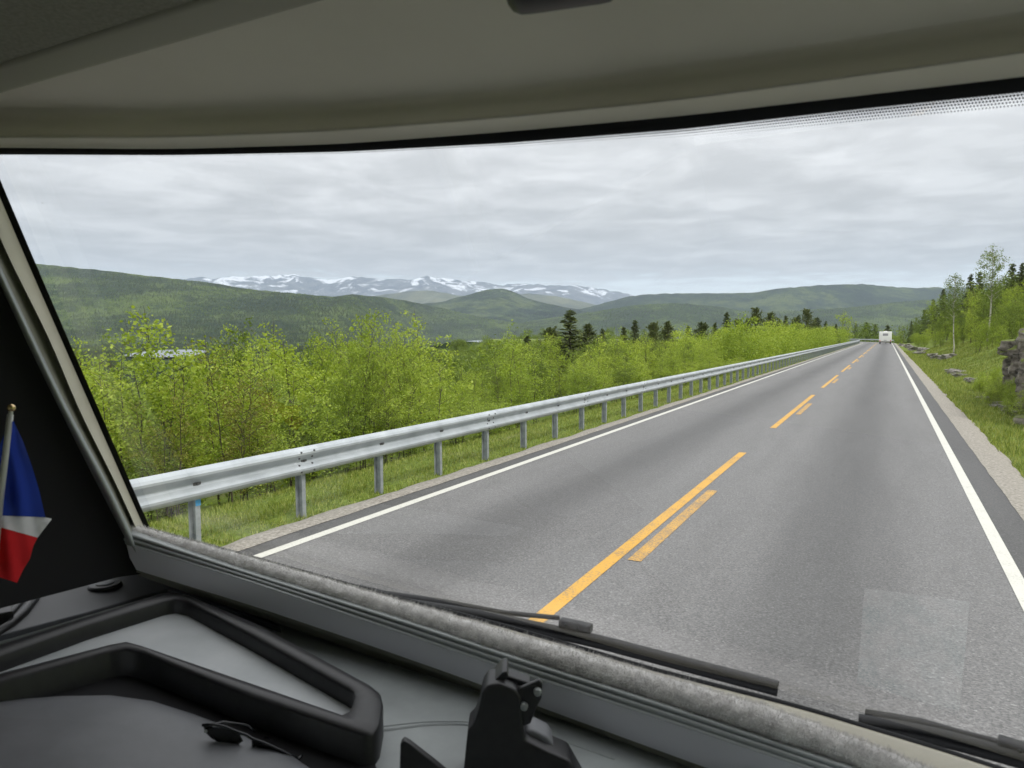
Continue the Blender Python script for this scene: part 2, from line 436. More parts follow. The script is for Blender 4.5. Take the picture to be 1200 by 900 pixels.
def snow_mat():
    m = mat('snowy_mountain', (1, 1, 1), 0.95, 0, 0.1); t, b = nodes_of(m)
    c = N(t, 'ShaderNodeTexCoord')
    mp = N(t, 'ShaderNodeMapping'); mp.inputs['Scale'].default_value = (1, 1, 1.5); t.links.new(c.outputs['Object'], mp.inputs[0])
    a = N(t, 'ShaderNodeTexNoise', i_Scale=0.0021, i_Detail=9.0, i_Roughness=0.60, i_Distortion=1.1); t.links.new(mp.outputs[0], a.inputs['Vector'])
    r = N(t, 'ShaderNodeTexNoise', i_Scale=0.005, i_Detail=8.0); t.links.new(c.outputs['Object'], r.inputs['Vector'])
    s = N(t, 'ShaderNodeSeparateXYZ'); t.links.new(c.outputs['Object'], s.inputs[0])
    h = MATH(t, 'MULTIPLY', MATH(t, 'SUBTRACT', s.outputs[2], 700.0), 1 / 4200.0)
    f = MATH(t, 'ADD', a.outputs[0], h)
    rock = RAMP(t, r.outputs[0], [(0.35, (0.05, 0.062, 0.085)), (0.6, (0.105, 0.115, 0.13))])
    t.links.new(MIXC(t, RAMP(t, f, [(0.592, 0.0), (0.67, 0.85)]), rock, (0.66, 0.69, 0.74)), b.inputs['Base Color'])
    return m
M_SNOW = snow_mat()

def hill(name, label, crest, D, front, m, u0, u1, du, base, namp, nscale, seed, nfront=26, kind='structure', wob=0.12, shape=1.5):
    us = np.arange(u0, u1 + du, du)
    cu = np.array(crest, float)
    cv = np.interp(us, cu[:, 0], cu[:, 1])
    rows = []
    fr = np.concatenate([np.linspace(0, 1, nfront), [1.06, 1.15, 1.3]])
    for f in fr:
        row = []
        for u, v in zip(us, cv):
            Du = D(u) if callable(D) else D; fu = front(u) if callable(front) else front
            dd = Du * (1 + wob * mnoise.noise(Vector((u * 0.006, seed, 0))))
            top = at_depth(u, v, dd)
            hz = Vector(ray(u, 392)); hz.z = 0
            d = fu + (dd - fu) * f
            p = Vector((EYE.x, EYE.y, 0)) + hz * d
            g = f if f <= 1 else max(0.0, 1 - (f - 1) * 2.5)
            prof = (g ** shape) * 0.6 + 0.4 * (g * g * (3 - 2 * g))
            z = base + (top.z - base) * prof
            q = Vector((p.x * nscale, p.y * nscale, seed))
            z += namp * (mnoise.fractal(q, 0.9, 2.1, 5)) * math.sin(math.pi * min(1, g) ** 0.8) * (1.0 if f <= 1 else 0.6)
            z += Du * 0.0009 * mnoise.noise(Vector((u * 0.11, f * 6, seed + 5))) * g
            z += namp * 0.16 * mnoise.noise(Vector((p.x * nscale * 9, p.y * nscale * 9, seed)))
            row.append((p.x, p.y, z))
        rows.append(row)
    o = loft(name, rows, m)
    tag(o, label, kind=kind)
    return o, np.array(rows)

CR_SNOW = [(-900, 330), (0, 340), (170, 335), (215, 327), (240, 325), (249, 328), (266, 325), (288, 324), (322, 324), (344, 322), (366, 326), (387, 329), (400, 326), (426, 325), (448, 328), (483, 327), (500, 324), (526, 327), (543, 330), (565, 330), (587, 335), (613, 332), (639, 335), (656, 334), (673, 335), (712, 340), (738, 345), (780, 356), (900, 372), (1100, 380), (1900, 380)]
CR_BLUE = [(-900, 365), (300, 355), (400, 350), (448, 346), (483, 341), (509, 341), (539, 347), (580, 346), (620, 344), (650, 347), (680, 353), (705, 359), (800, 368), (1000, 384), (1900, 384)]
CR_KNOB = [(-900, 380), (330, 372), (430, 362), (517, 354), (543, 347), (569, 340), (587, 338), (600, 341), (621, 351), (652, 358), (678, 363), (720, 371), (800, 380), (900, 388), (1900, 388)]
CR_LEFT = [(-900, 280), (-200, 296), (43, 309), (100, 315), (173, 323), (250, 332), (300, 340), (392, 348), (413, 345), (444, 348), (474, 352), (517, 361), (560, 371), (620, 381), (700, 389), (800, 394), (1900, 394)]
CR_RIGHT = [(-900, 390), (560, 384), (640, 372), (690, 360), (738, 347), (760, 345), (790, 344), (840, 344), (880, 343), (905, 339), (940, 336), (970, 334), (1010, 333), (1040, 336), (1070, 338), (1100, 337), (1200, 335), (1900, 325)]
CR_RNEAR = [(-900, 393), (500, 391), (600, 380), (650, 372), (690, 366), (740, 358), (790, 355), (840, 359), (880, 366), (950, 363), (1000, 360), (1060, 353), (1100, 350), (1300, 345), (1900, 345)]
hill('mountain', 'distant bare mountains streaked with snow', CR_SNOW, 15000, 11000, M_SNOW, -900, 1900, 5, -33, 260, 0.0006, 3.0, 40)
hill('hill', 'dark bluish ridge below the snowy mountains', CR_BLUE, 10000, 7600, M_FELL, -900, 1900, 8, -33, 60, 0.0008, 9.0)
_, H_KNOB = hill('hill', 'rounded green hill in the middle of the valley', CR_KNOB, 6200, 4300, M_FORESTF, -900, 1900, 6, -33, 40, 0.0012, 14.0)
_, H_LEFT = hill('hill', 'long forested hillside falling to the valley', CR_LEFT, lambda u: float(np.interp(u, [400, 500], [3600, 4800])), lambda u: float(np.interp(u, [400, 500], [1900, 3700])), M_FOREST, -900, 1900, 6, -33, 26, 0.0018, 21.0)
_, H_RIGHT = hill('hill', 'broad dark forested hills closing the valley', CR_RIGHT, 7200, 5000, M_FORESTF, -900, 1900, 6, -33, 50, 0.0012, 27.0)
_, H_RNEAR = hill('hill', 'lower sunlit forested slope before the broad hills', CR_RNEAR, 4900, 3700, M_FOREST, -900, 1900, 6, -33, 30, 0.0015, 33.0)

# valley floor: one polar sheet to the horizon
rr = [1.0]
while rr[-1] < 40000: rr.append(rr[-1] * 1.045 + 0.2)
az = np.concatenate([np.linspace(-60, 80, 281), np.linspace(84, 296, 54)])
LAKES = [((145, 240), 415.0, 409.5), ((520, 572), 402.0, 394.8)]
V = []
for r in rr:
    for a in az:
        x = -r * math.sin(R_(a)); y = r * math.cos(R_(a))
        l = road_l(x, y)
        lc = max(-400.0, min(400.0, l))
        z = ground_z(x, y, lc) if r < 900 else -33.5
        if l > 3.3: z = z * (1 - sstep(300, 900, r)) - 33.5 * sstep(300, 900, r)
        if abs(l) < 69: z -= 1.2
        if r > 400: z += 2.5 * mnoise.noise(Vector((x * 0.004, y * 0.004, 8))) * sstep(400, 900, r)
        if r > 9000: z = -33.5
        V.append((x, y, z))
vf = link_mesh('valley_floor', mesh_np('valley_floor', V, grid_faces(len(rr), len(az), True), M_FOREST, True))
tag(vf, 'wooded valley floor', kind='structure')
M_WATER = noisy('river_water', [(0.3, (0.17, 0.19, 0.21)), (0.7, (0.27, 0.30, 0.32))], 0.02, 4, 0.5)  # pale silty base colour, also standing in for the bright reflected sky
M_WATER.node_tree.nodes['Principled BSDF'].inputs['IOR'].default_value = 1.33
def lake(name, label, px, z):
    pts = [on_z(u, v, z) for u, v in px]
    v = [(p.x, p.y, z) for p in pts]
    o = link_mesh(name, mesh_np(name, v, [tuple(range(len(v)))], M_WATER))
    tag(o, label, kind='structure')
LAKE_PX = [[(140, 417), (160, 413), (190, 410), (225, 409.5), (243, 411), (238, 415), (215, 418), (175, 419)],
           [(516, 402.2), (540, 400.4), (560, 398.7), (576, 398.2), (573, 400.8), (555, 402.8), (525, 403.8)]]
lake('water', 'pale lake in the wooded valley near the long hillside', LAKE_PX[0], -29.5)
lake('water', 'pale bend of river in the wooded valley below the round hill', LAKE_PX[1], -29.5)

# ------------------------------------------------------------------ trees
def tubes_np(paths, seg=5):
    V, F = [], []; off = 0
    for pts, rads in paths:
        pts = np.asarray(pts, float); n = len(pts)
        t = np.gradient(pts, axis=0); t /= np.linalg.norm(t, axis=1)[:, None] + 1e-9
        ref = np.array([1.0, 0.13, 0.07])
        a = np.cross(t, ref); a /= np.linalg.norm(a, axis=1)[:, None] + 1e-9
        b = np.cross(t, a)
        ang = np.arange(seg) * 2 * math.pi / seg
        ring = pts[:, None, :] + (a[:, None, :] * np.cos(ang)[None, :, None] + b[:, None, :] * np.sin(ang)[None, :, None]) * np.asarray(rads)[:, None, None]
        V.append(ring.reshape(-1, 3)); F.append(grid_faces(n, seg, True) + off); off += n * seg
    return np.concatenate(V), np.concatenate(F)
def leaves_np(pos, size, r, flat=0.0, aspect=0.62, axis=None):
    n = len(pos)
    d = r.normal(size=(n, 3)); d /= np.linalg.norm(d, axis=1)[:, None]
    if axis is not None: d = axis
    e = r.normal(size=(n, 3)); e[:, 2] *= (1 - flat)
    e -= d * np.sum(e * d, axis=1)[:, None]; e /= np.linalg.norm(e, axis=1)[:, None] + 1e-9
    s = (size * r.uniform(0.65, 1.3, n))[:, None]
    P = np.stack([pos - d * s * .5, pos + e * s * aspect * .5, pos + d * s * .5, pos - e * s * aspect * .5], 1)
    return P.reshape(-1, 3), np.arange(n * 4).reshape(n, 4)
def gen_broadleaf(seed, h, stems, nleaf, lsize, spread, bark, leafm, low=0.12, rtrunk=0.03, airy=0.14, up=0.75):
    r = np.random.default_rng(seed)
    paths = []; lp = []
    for k in range(stems):
        hh = h * r.uniform(0.7, 1.0) if k else h
        ang = r.uniform(0, 2 * math.pi); lean = r.uniform(0.02, 0.16) if stems > 1 else r.uniform(0, 0.04)
        b = np.array([math.cos(ang), math.sin(ang), 0]) * (r.uniform(0.05, 0.3) if stems > 1 else 0)
        tt = np.linspace(0, 1, 9)
        wob = np.cumsum(r.normal(0, 0.016, (9, 2)), axis=0) * h
        pts = np.stack([b[0] + math.cos(ang) * lean * hh * tt ** 1.3 + wob[:, 0] * .5, b[1] + math.sin(ang) * lean * hh * tt ** 1.3 + wob[:, 1] * .5, hh * tt - 0.15 * (1 - tt)], 1)
        rad = rtrunk * (1 - tt * 0.88) * r.uniform(0.75, 1.1) * (1.0 if k == 0 else 0.75)
        paths.append((pts, rad))
        nb = int(r.integers(16, 24)) if stems > 1 else 34
        for j in range(nb):
            f = low + (0.97 - low) * (j + r.uniform(0, 1)) / nb
            p0 = np.array([np.interp(f, tt, pts[:, c]) for c in range(3)])
            a2 = j * 2.4 + r.uniform(-.6, .6)
            L = spread * (0.30 + 0.95 * math.sin(math.pi * min(1, (f - low) / (1 - low) * 0.86 + 0.14)) ** 0.8) * r.uniform(0.55, 1.15)
            el = up * r.uniform(0.6, 1.25)
            dirv = np.array([math.cos(a2) * math.cos(el), math.sin(a2) * math.cos(el), math.sin(el)])
            q = np.linspace(0, 1, 5)[:, None]
            bp = p0 + dirv * L * q + np.array([0, 0, -0.12 * L]) * q ** 2 + np.cumsum(r.normal(0, 0.02 * L, (5, 3)), axis=0) * q
            paths.append((bp, rtrunk * 0.30 * (1 - q[:, 0] * 0.8)))
            w_ = L
            m_ = max(4, int(nleaf * w_ / (stems * nb * spread * 0.8)))
            f2 = r.uniform(0.12, 1.08, m_)
            base = np.stack([np.interp(f2, q[:, 0], bp[:, c]) for c in range(3)], 1)
            # leaves gather on short twigs
            ntw = max(2, m_ // 14)
            tw = r.normal(0, 1, (ntw, 3)); tw[:, 2] *= 0.8
            idx = r.integers(0, ntw, m_)
            fc = r.uniform(0.15, 1.05, ntw)
            cen = np.stack([np.interp(fc, q[:, 0], bp[:, c]) for c in range(3)], 1) + tw * airy
            pos = cen[idx] + r.normal(0, airy * 0.55, (m_, 3))
            lp.append(pos)
    tv, tf = tubes_np(paths)
    pos = np.concatenate(lp)
    pos = pos[pos[:, 2] > 0.05]
    lv, lf = leaves_np(pos, lsize, r)
    return mesh_np('trunk', tv, tf, bark, True), mesh_np('crown', lv, lf, leafm, False)
def gen_conifer(seed, h, wid, whorls, per, nq, bark, leafm, low=0.08, droop=0.25, open_=0.0, needle=0.22):
    r = np.random.default_rng(seed)
    tt = np.linspace(0, 1, 7)
    pts = np.stack([np.cumsum(r.normal(0, .01, 7)) * h * .2, np.cumsum(r.normal(0, .01, 7)) * h * .2, tt * h - 0.1 * (1 - tt)], 1)
    paths = [(pts, 0.022 * h * (1 - tt * 0.93))]
    P, A = [], []
    for k in range(whorls):
        f = low + (0.985 - low) * (k / whorls)
        L0 = wid * (1 - f) ** (0.85 - 0.35 * open_) + 0.05 * wid
        for j in range(per):
            a = 2 * math.pi * (j + r.uniform(-.4, .4)) / per + k * 1.3
            L = L0 * r.uniform(0.55, 1.2)
            if open_ and r.uniform() < 0.25: continue
            z0 = h * f + r.uniform(-.02, .02) * h
            el = -droop + open_ * r.uniform(0.1, 0.9) + f * 0.45
            dv = np.array([math.cos(a) * math.cos(el), math.sin(a) * math.cos(el), math.sin(el)])
            c = np.array([np.interp(f, tt, pts[:, 0]), np.interp(f, tt, pts[:, 1]), z0])
            q = np.linspace(0, 1, 4)[:, None]
            bp = c + dv * L * q + np.array([0, 0, 0.14 * L]) * q ** 2
            if k % 2 == 0: paths.append((bp, 0.006 * h * .35 * (1 - q[:, 0] * .8)))
            m_ = max(3, int(nq * (0.35 + L / wid)))
            ff = r.uniform(0.1, 1.05, m_) ** 0.8
            pos = np.stack([np.interp(ff, q[:, 0], bp[:, cc]) for cc in range(3)], 1)
            side = np.cross(dv, [0, 0, 1]); side /= np.linalg.norm(side) + 1e-9
            lat = r.normal(0, 1, m_) * 0.17 * L * (1.1 - ff)
            pos = pos + side * lat[:, None] + r.normal(0, 0.03 * L + 0.1 * open_ * L, (m_, 3))
            ax = dv * 0.8 + side * np.sign(lat)[:, None] * 0.7 + r.normal(0, 0.35, (m_, 3)) + np.array([0, 0, -0.15 + open_ * .6])
            ax /= np.linalg.norm(ax, axis=1)[:, None]
            P.append(pos); A.append(ax)
    P = np.concatenate(P); A = np.concatenate(A)
    lv, lf = leaves_np(P, needle, r, 0, 0.42, A)
    tv, tf = tubes_np(paths)
    return mesh_np('trunk', tv, tf, bark, True), mesh_np('crown', lv, lf, leafm, False)

def new_tree(name, proto, x, y, z, sc, rz, label, cat, group=None, sz=None):
    e = empty(name, (x, y, z), rz); e.scale = (sc, sc, sz or sc)
    tag(e, label, cat, group)
    t = link_mesh('trunk', proto[0], e); c = link_mesh('crown', proto[1], e)
    return e, c

BUSH = [gen_broadleaf(100 + i, 4.0, [4, 5, 3, 6, 4, 5, 3, 4][i], 5200, 0.074, [0.95, 1.0, 0.8, 1.05, .85, .95, .75, .9][i], M_BARK, M_BIRCH, 0.10, 0.026) for i in range(8)]
SAP = [gen_broadleaf(300 + i, 4.0, 2, 2100, 0.078, 0.62, M_BARK, M_BIRCH, 0.10, 0.024) for i in range(4)]
BUSH_D = [gen_broadleaf(330 + i, 4.0, 3, 4200, 0.085, 0.85, M_BARK, M_BIRCH_D, 0.10, 0.026) for i in range(3)]
BUSH_R = gen_broadleaf(140, 4.0, 4, 3600, 0.055, 0.85, M_BARK, M_BIRCH_R, 0.12, 0.026)
TALL = [gen_broadleaf(160 + i, 7.5, 1, 2600, 0.11, 1.3, M_BIRCHBARK, M_BIRCH_D, 0.42, 0.085, 0.2, 0.8) for i in range(2)]
LOWB = [gen_broadleaf(180 + i, 6.5, 2, 900, 0.26, 1.6, M_BARK, M_BIRCH_D, 0.12, 0.07, 0.32) for i in range(2)]
LOWB2 = gen_broadleaf(190, 5.0, 3, 1300, 0.17, 1.25, M_BARK, M_BIRCH, 0.08, 0.05, 0.26)
SPR = [gen_conifer(200 + i, 9.0, 1.7, 34, 9, 9, M_BARK, M_SPRUCE, 0.05, 0.25, 0, 0.36) for i in range(3)]
PINE = [gen_conifer(220 + i, 7.0, 1.9, 17, 7, 30, M_BARK, M_PINE, 0.16, 0.05, 0.8, 0.30) for i in range(3)]
LOWS = gen_conifer(240, 10.0, 2.1, 16, 7, 3, M_BARK, M_SPRUCE, 0.04, 0.25, 0, 1.1)

NB = 0
LBROW = [('low bright green birch at the grassy front edge of the thicket', 'front birches of the thicket'),
         ('young bright green birch behind the low front edge of the thicket', 'second row of birches in the thicket'),
         ('half hidden bright green birch at the back of the thicket', 'back birches of the thicket')]
def top_at(u, v, d):            # a tree whose tip shows at a pixel, at a given depth: base point and height
    p = at_depth(u, v, d)
    g = ground_z(p.x, p.y)
    return p.x, p.y, g, p.z - g
# the tall saplings that break the skyline of the thicket
for i, (u, v, d, b) in enumerate([(215, 359, 10.6, 0), (180, 374, 10.2, 1), (305, 372, 12.5, 2), (130, 392, 9.8, 3), (355, 392, 12.5, 4), (420, 366, 14.5, 5),
                                  (500, 360, 16.5, 6), (478, 380, 15.5, 7), (255, 392, 11.5, 4), (395, 388, 14.0, 2), (590, 382, 20, 1), (445, 384, 15.0, 3),
                                  (328, 402, 12.0, 1), (108, 412, 9.4, 5), (620, 388, 22, 6), (700, 388, 30, 2), (725, 386, 33, 5), (835, 384, 50, 3), (870, 386, 58, 1), (795, 388, 44, 6)]):
    x, y, g, h = top_at(u, v, d)
    new_tree('birch_tree', BUSH[b] if 390 < u < 500 else SAP[b % 4], x, y, g, h / 4.0 * (0.74 if 390 < u < 500 else 1.12 if i < 15 else 1.1), i * 1.7, 'tall bright green birch sapling standing above the rest of the thicket', 'tree', 'tall saplings of the thicket', h / 4.0); NB += 1
x, y, g, h = top_at(275, 398, 10.8)
new_tree('birch_tree', BUSH_R, x, y, g, h / 4.0, 0.4, 'young tree with sparse reddish brown leaves among the bright birches', 'tree'); NB += 1
x, y, g, h = top_at(190, 425, 9.6)
new_tree('birch_tree', BUSH_R, x, y, g, h / 4.0 * .9, 2.4, 'small bush with brownish twigs low in the birch thicket', 'tree'); NB += 1
cand = []
def lakedip(x, y):
    p = _rot.transposed() @ (Vector((x, y, 1.4)) - EYE)
    if p.z > -1: return 0.0
    u = 600 + FPX * p.x / -p.z
    return 0.25 * (sstep(110, 150, u) - sstep(235, 275, u)) + 1.0 * (sstep(498, 515, u) - sstep(578, 600, u))
r5 = np.random.default_rng(5)
yy = 2.0
while yy < 205:
    step = 1.15 + yy * 0.012
    for row, l0 in enumerate((-6.6, -8.1, -9.9, -12.2, -15.5)):
        s = yy + r5.uniform(-.5, .5); l = l0 - r5.uniform(0, 1.0) * (1 + row * .4)
        if row >= 3 and r5.uniform() < 0.35: continue
        if row == 0 and r5.uniform() < 0.25: continue
        x, y, _ = road_pt(s, l)
        top = [0.80, 1.28, 1.62, 1.70, 1.72][row] + r5.normal(0, 0.30) - (0.2 if yy > 30 else 0.0) * (row < 2) - lakedip(x, y)
        cand.append((math.hypot(x, y), x, y, top, row))
    yy += step
cand.sort()
rest = []
for d, x, y, top, row in cand:
    g = ground_z(x, y); h = max(1.0, top - g)
    if NB < 168:
        pr = (BUSH + BUSH_D)[int(r5.integers(0, 10))]
        k_ = h / 4.0
        new_tree('birch_tree', pr, x, y, g, max(0.62, k_ * r5.uniform(0.8, 1.0)), r5.uniform(0, 6.28), LBROW[min(row, 2)][0], 'tree', LBROW[min(row, 2)][1], k_); NB += 1
    else:
        rest.append((x, y, g, h / 5.0))

# pines above the thicket
for i, (u, v, d, kind) in enumerate([(668, 362, 44, 3), (645, 384, 46, 1), (690, 380, 47, 2), (745, 374, 62, 3), (766, 378, 64, 1), (783, 377, 66, 2), (823, 378, 78, 1),
                                     (852, 365, 82, 4), (886, 361, 92, 0), (903, 366, 97, 2), (921, 369, 100, 5), (946, 362, 112, 1), (932, 372, 108, 0), (968, 376, 130, 3), (618, 392, 40, 4), (1003, 378, 240, 3), (1015, 377, 262, 4), (1026, 379, 268, 5), (1040, 380, 275, 3), (706, 384, 58, 4), (731, 382, 62, 5), (806, 381, 72, 3), (838, 377, 80, 5), (866, 374, 88, 1), (876, 372, 92, 4), (913, 372, 100, 3), (936, 368, 108, 5), (957, 372, 118, 2), (980, 379, 140, 4)]):
    x, y, g, h = top_at(u, v, d)
    if kind < 3: new_tree('pine_tree', PINE[kind], x, y, g, h / 7.0 * 1.15, i * 2.1, 'dark green pine rising above the birch thicket behind the guardrail', 'tree', 'pines above the thicket', h / 7.0)
    elif i == 0: new_tree('spruce_tree', SPR[0], x, y, g, h / 9.0 * 1.75, 0.4, 'broad dark conical spruce, the largest conifer above the birch thicket', 'tree', None, h / 9.0)
    else: new_tree('spruce_tree', SPR[kind - 3], x, y, g, h / 9.0 * 1.25, i * 1.9, 'narrow dark spruce rising behind the thicket and the bend', 'tree', 'spruces behind the thicket', h / 9.0)
for i, (u, v, d) in enumerate([(990, 366, 170), (975, 380, 160), (1010, 384, 232), (955, 384, 150), (1048, 384, 290), (1032, 386, 285)]):
    x, y, g, h = top_at(u, v, d)
    new_tree('birch_tree', LOWB2, x, y, g, h / 5.0, i * 1.3, 'leafy light green birch beside the bend of the road', 'tree', 'birches beside the bend', h / 5.0)

# right-hand slope
x, y, g, h = top_at(1163, 291, 58)
new_tree('birch_tree', TALL[0], x, y, g, h / 7.5, 0.3, 'tall slender birch with white trunk and thin crown above the slope', 'tree', None, h / 7.5)
x, y, g, h = top_at(1121, 322, 60)
new_tree('birch_tree', TALL[1], x, y, g, h / 7.5 * .9, 1.3, 'leaning white birch with almost bare top beside the boulders', 'tree', None, h / 7.5)
LBR = 'light green birch on the roadside slope above the rocks'
lastc = None
for i, (u, v, d, kind) in enumerate([(1187, 308, 66, 0), (1199, 307, 60, 1), (1138, 320, 84, 2), (1149, 318, 88, 0), (1106, 338, 110, 1), (1094, 350, 128, 0), (1068, 376, 172, 1)]):
    x, y, g, h = top_at(u, v, d)
    e, lastc = new_tree('spruce_tree', SPR[kind], x, y, g, h / 9.0 * 1.15, i * 1.9, 'dark pointed spruce in the wood on the roadside slope', 'tree', 'spruces on the roadside slope', h / 9.0)
r6 = np.random.default_rng(6)
for i, (u, v, d) in enumerate([(1100, 346, 112), (1113, 343, 92), (1126, 346, 88), (1144, 333, 76), (1158, 338, 66), (1174, 326, 62), (1194, 330, 52), (1086, 360, 138), (1076, 370, 155), (1140, 358, 66), (1168, 356, 50), (1188, 352, 44), (1118, 366, 82), (1099, 372, 98), (1130, 366, 70), (1108, 360, 100), (1152, 352, 60), (1203, 345, 40), (1180, 340, 56)]):
    x, y, g, h = top_at(u, v, d)
    new_tree('birch_tree', BUSH_D[i % 3] if i % 3 else BUSH[i % 8], x, y, g, h / 4.0 * 0.9, i * 2.3, 'tall leafy birch standing among the spruces of the roadside wood', 'tree', 'tall birches of the roadside wood', h / 4.0)
for i in range(12):
    s = r6.uniform(21.5, 29.5); l = r6.uniform(6.3, 8.4); k_ = r6.uniform(0.5, 1.1) / 4.0
    x, y, _ = road_pt(s, l)
    new_tree('birch_bush', BUSH[int(r6.integers(0, 8))], x, y, 2.15, k_ * 1.5, r6.uniform(0, 6.28), 'low leafy bush growing on the mossy top of the rock face', 'bush', 'bushes on top of the rock face', k_)
for i in range(102):
    s = 33 + 150 * r6.uniform() ** 1.1
    l = 8.0 + r6.uniform(0, 1) ** 1.5 * 16 - min(1.6, max(0.0, (s - 60) * 0.03))
    x, y, _ = road_pt(s, l)
    g = ground_z(x, y)
    if l < 11:
        h = r6.uniform(1.2, 2.6) ; pr = BUSH[int(r6.integers(0, 8))]; k_ = h / 4.0
    else:
        h = r6.uniform(3.2, 5.6); pr = LOWB[int(r6.integers(0, 2))] if s > 90 else BUSH[int(r6.integers(0, 8))]; k_ = h / (6.5 if s > 90 else 4.0)
    new_tree('birch_tree', pr, x, y, g, k_ * 1.05, r6.uniform(0, 6.28), LBR, 'tree', 'birches on the roadside slope', k_)

for i in range(24):
    s = r6.uniform(22, 40); l = r6.uniform(5.2, 7.6) if s > 32 else r6.uniform(4.9, 5.7)
    x, y, _ = road_pt(s, l); k_ = r6.uniform(0.5, 1.0) / 4.0
    new_tree('birch_bush', BUSH[int(r6.integers(0, 8))], x, y, ground_z(x, y), k_ * 1.5, r6.uniform(0, 6.28), 'low leafy bush growing in the grass beside the rock face', 'bush', 'bushes beside the rock face', k_)
# uncountable woods: points carrying instances of the same crowns
def forest(name, label, pts, source, smin, smax):
    me = bpy.data.meshes.new(name); me.from_pydata([tuple(p) for p in pts], [], [])
    o = link_mesh(name, me); tag(o, label, kind='stuff')
    ng = bpy.data.node_groups.new(name, 'GeometryNodeTree')
    ng.interface.new_socket('Geometry', in_out='INPUT', socket_type='NodeSocketGeometry')
    ng.interface.new_socket('Geometry', in_out='OUTPUT', socket_type='NodeSocketGeometry')
    gi = ng.nodes.new('NodeGroupInput'); go = ng.nodes.new('NodeGroupOutput')
    ip = ng.nodes.new('GeometryNodeInstanceOnPoints'); ob = ng.nodes.new('GeometryNodeObjectInfo')
    ob.transform_space = 'ORIGINAL'; ob.inputs['Object'].default_value = source; ob.inputs['As Instance'].default_value = True
    rs = ng.nodes.new('FunctionNodeRandomValue'); rs.data_type = 'FLOAT'
    rs.inputs[2].default_value = smin; rs.inputs[3].default_value = smax
    rr_ = ng.nodes.new('FunctionNodeRandomValue'); rr_.data_type = 'FLOAT_VECTOR'
    rr_.inputs[0].default_value = (0, 0, 0); rr_.inputs[1].default_value = (0.08, 0.08, 6.28)
    L = ng.links.new
    L(gi.outputs[0], ip.inputs['Points']); L(ob.outputs['Geometry'], ip.inputs['Instance'])
    L(rr_.outputs[0], ip.inputs['Rotation']); L(rs.outputs[1], ip.inputs['Scale'])
    L(ip.outputs[0], go.inputs[0])
    md = o.modifiers.new('trees', 'NODES'); md.node_group = ng
    return o
# sources stand in the scene themselves
x, y, g, h = top_at(1084, 362, 155)
_, SRC_S = new_tree('spruce_tree', LOWS, x, y, g, h / 10.0, 0.0, 'broad spruce at the far end of the roadside wood', 'tree')
x, y, g, h = top_at(1060, 381, 182)
_, SRC_B = new_tree('birch_tree', LOWB[0], x, y, g, h / 6.5, 0.0, 'pale leafy birch at the far end of the roadside wood', 'tree')
x, y, g, h = top_at(1054, 386, 186)
_, SRC_B2 = new_tree('birch_tree', LOWB2, x, y, g, h / 5.0, 0.5, 'low bright birch where the roadside wood meets the bend', 'tree')

con, dec = [], []
def sample_hill(H, n, u_lo, u_hi, u0, du, fmax=0.97, nf=26):
    nr, nc = H.shape[:2]
    for _ in range(n):
        u = rng.uniform(u_lo, u_hi); c = (u - u0) / du
        f = rng.uniform(0.0, 1.0) ** 0.8 * fmax * (nf - 1)
        i, j = int(f), int(c); a, b = f - i, c - j
        if j < 0 or j + 1 >= nc: continue
        p = (H[i, j] * (1 - a) * (1 - b) + H[i + 1, j] * a * (1 - b) + H[i, j + 1] * (1 - a) * b + H[i + 1, j + 1] * a * b)
        patch = mnoise.noise(Vector((p[0] * 0.0035, p[1] * 0.0035, 1.0))) + 0.5 * mnoise.noise(Vector((p[0] * 0.012, p[1] * 0.012, 2.0)))
        patch += (0.35 if f / nf > 0.8 else 0.0)
        (dec if patch + rng.normal(0, .25) > 0.30 else con).append(p)
sample_hill(H_LEFT, 34000, -60, 720, -900, 6)
sample_hill(H_RNEAR, 17000, 560, 1130, -900, 6)
sample_hill(H_KNOB, 9000, 380, 760, -900, 6)
sample_hill(H_RIGHT, 12000, 600, 1130, -900, 6, 1.0)
lake_w = [[on_z(u, v, -29.5) for u, v in px] for px in LAKE_PX]
def blocks_lake(x, y):
    p = Vector((x, y, -22.0)) - EYE
    c = _rot.transposed() @ p
    if c.z > -1: return False
    u = 600 + FPX * c.x / -c.z; v = 450 - FPX * c.y / -c.z
    d = -c.z
    if 136 < u < 248 and 500 < d < 1500 and v > 402: return True
    if 512 < u < 577 and 1500 < d < 6500 and v > 388: return True
    return False
for _ in range(44000):
    d = 230 + 2400 * rng.uniform() ** 0.55; u = rng.uniform(-80, 1130)
    hz = ray(u, 392); x, y = hz.x * d, hz.y * d
    l = road_l(x, y)
    if (abs(l) < 60 and x > -240) or blocks_lake(x, y): continue
    if l > 0 and y < 260 and x > 0: continue
    r = math.hypot(x, y)
    z = ground_z(x, y, max(-400, min(400, l))) if r < 900 else -33.5
    if l > 3.3: z = z * (1 - sstep(300, 900, r)) - 33.5 * sstep(300, 900, r)
    patch = mnoise.noise(Vector((x * 0.006, y * 0.006, 4.0)))
    (dec if patch + rng.normal(0, .25) > 0.18 else con).append((x, y, z - 0.5))
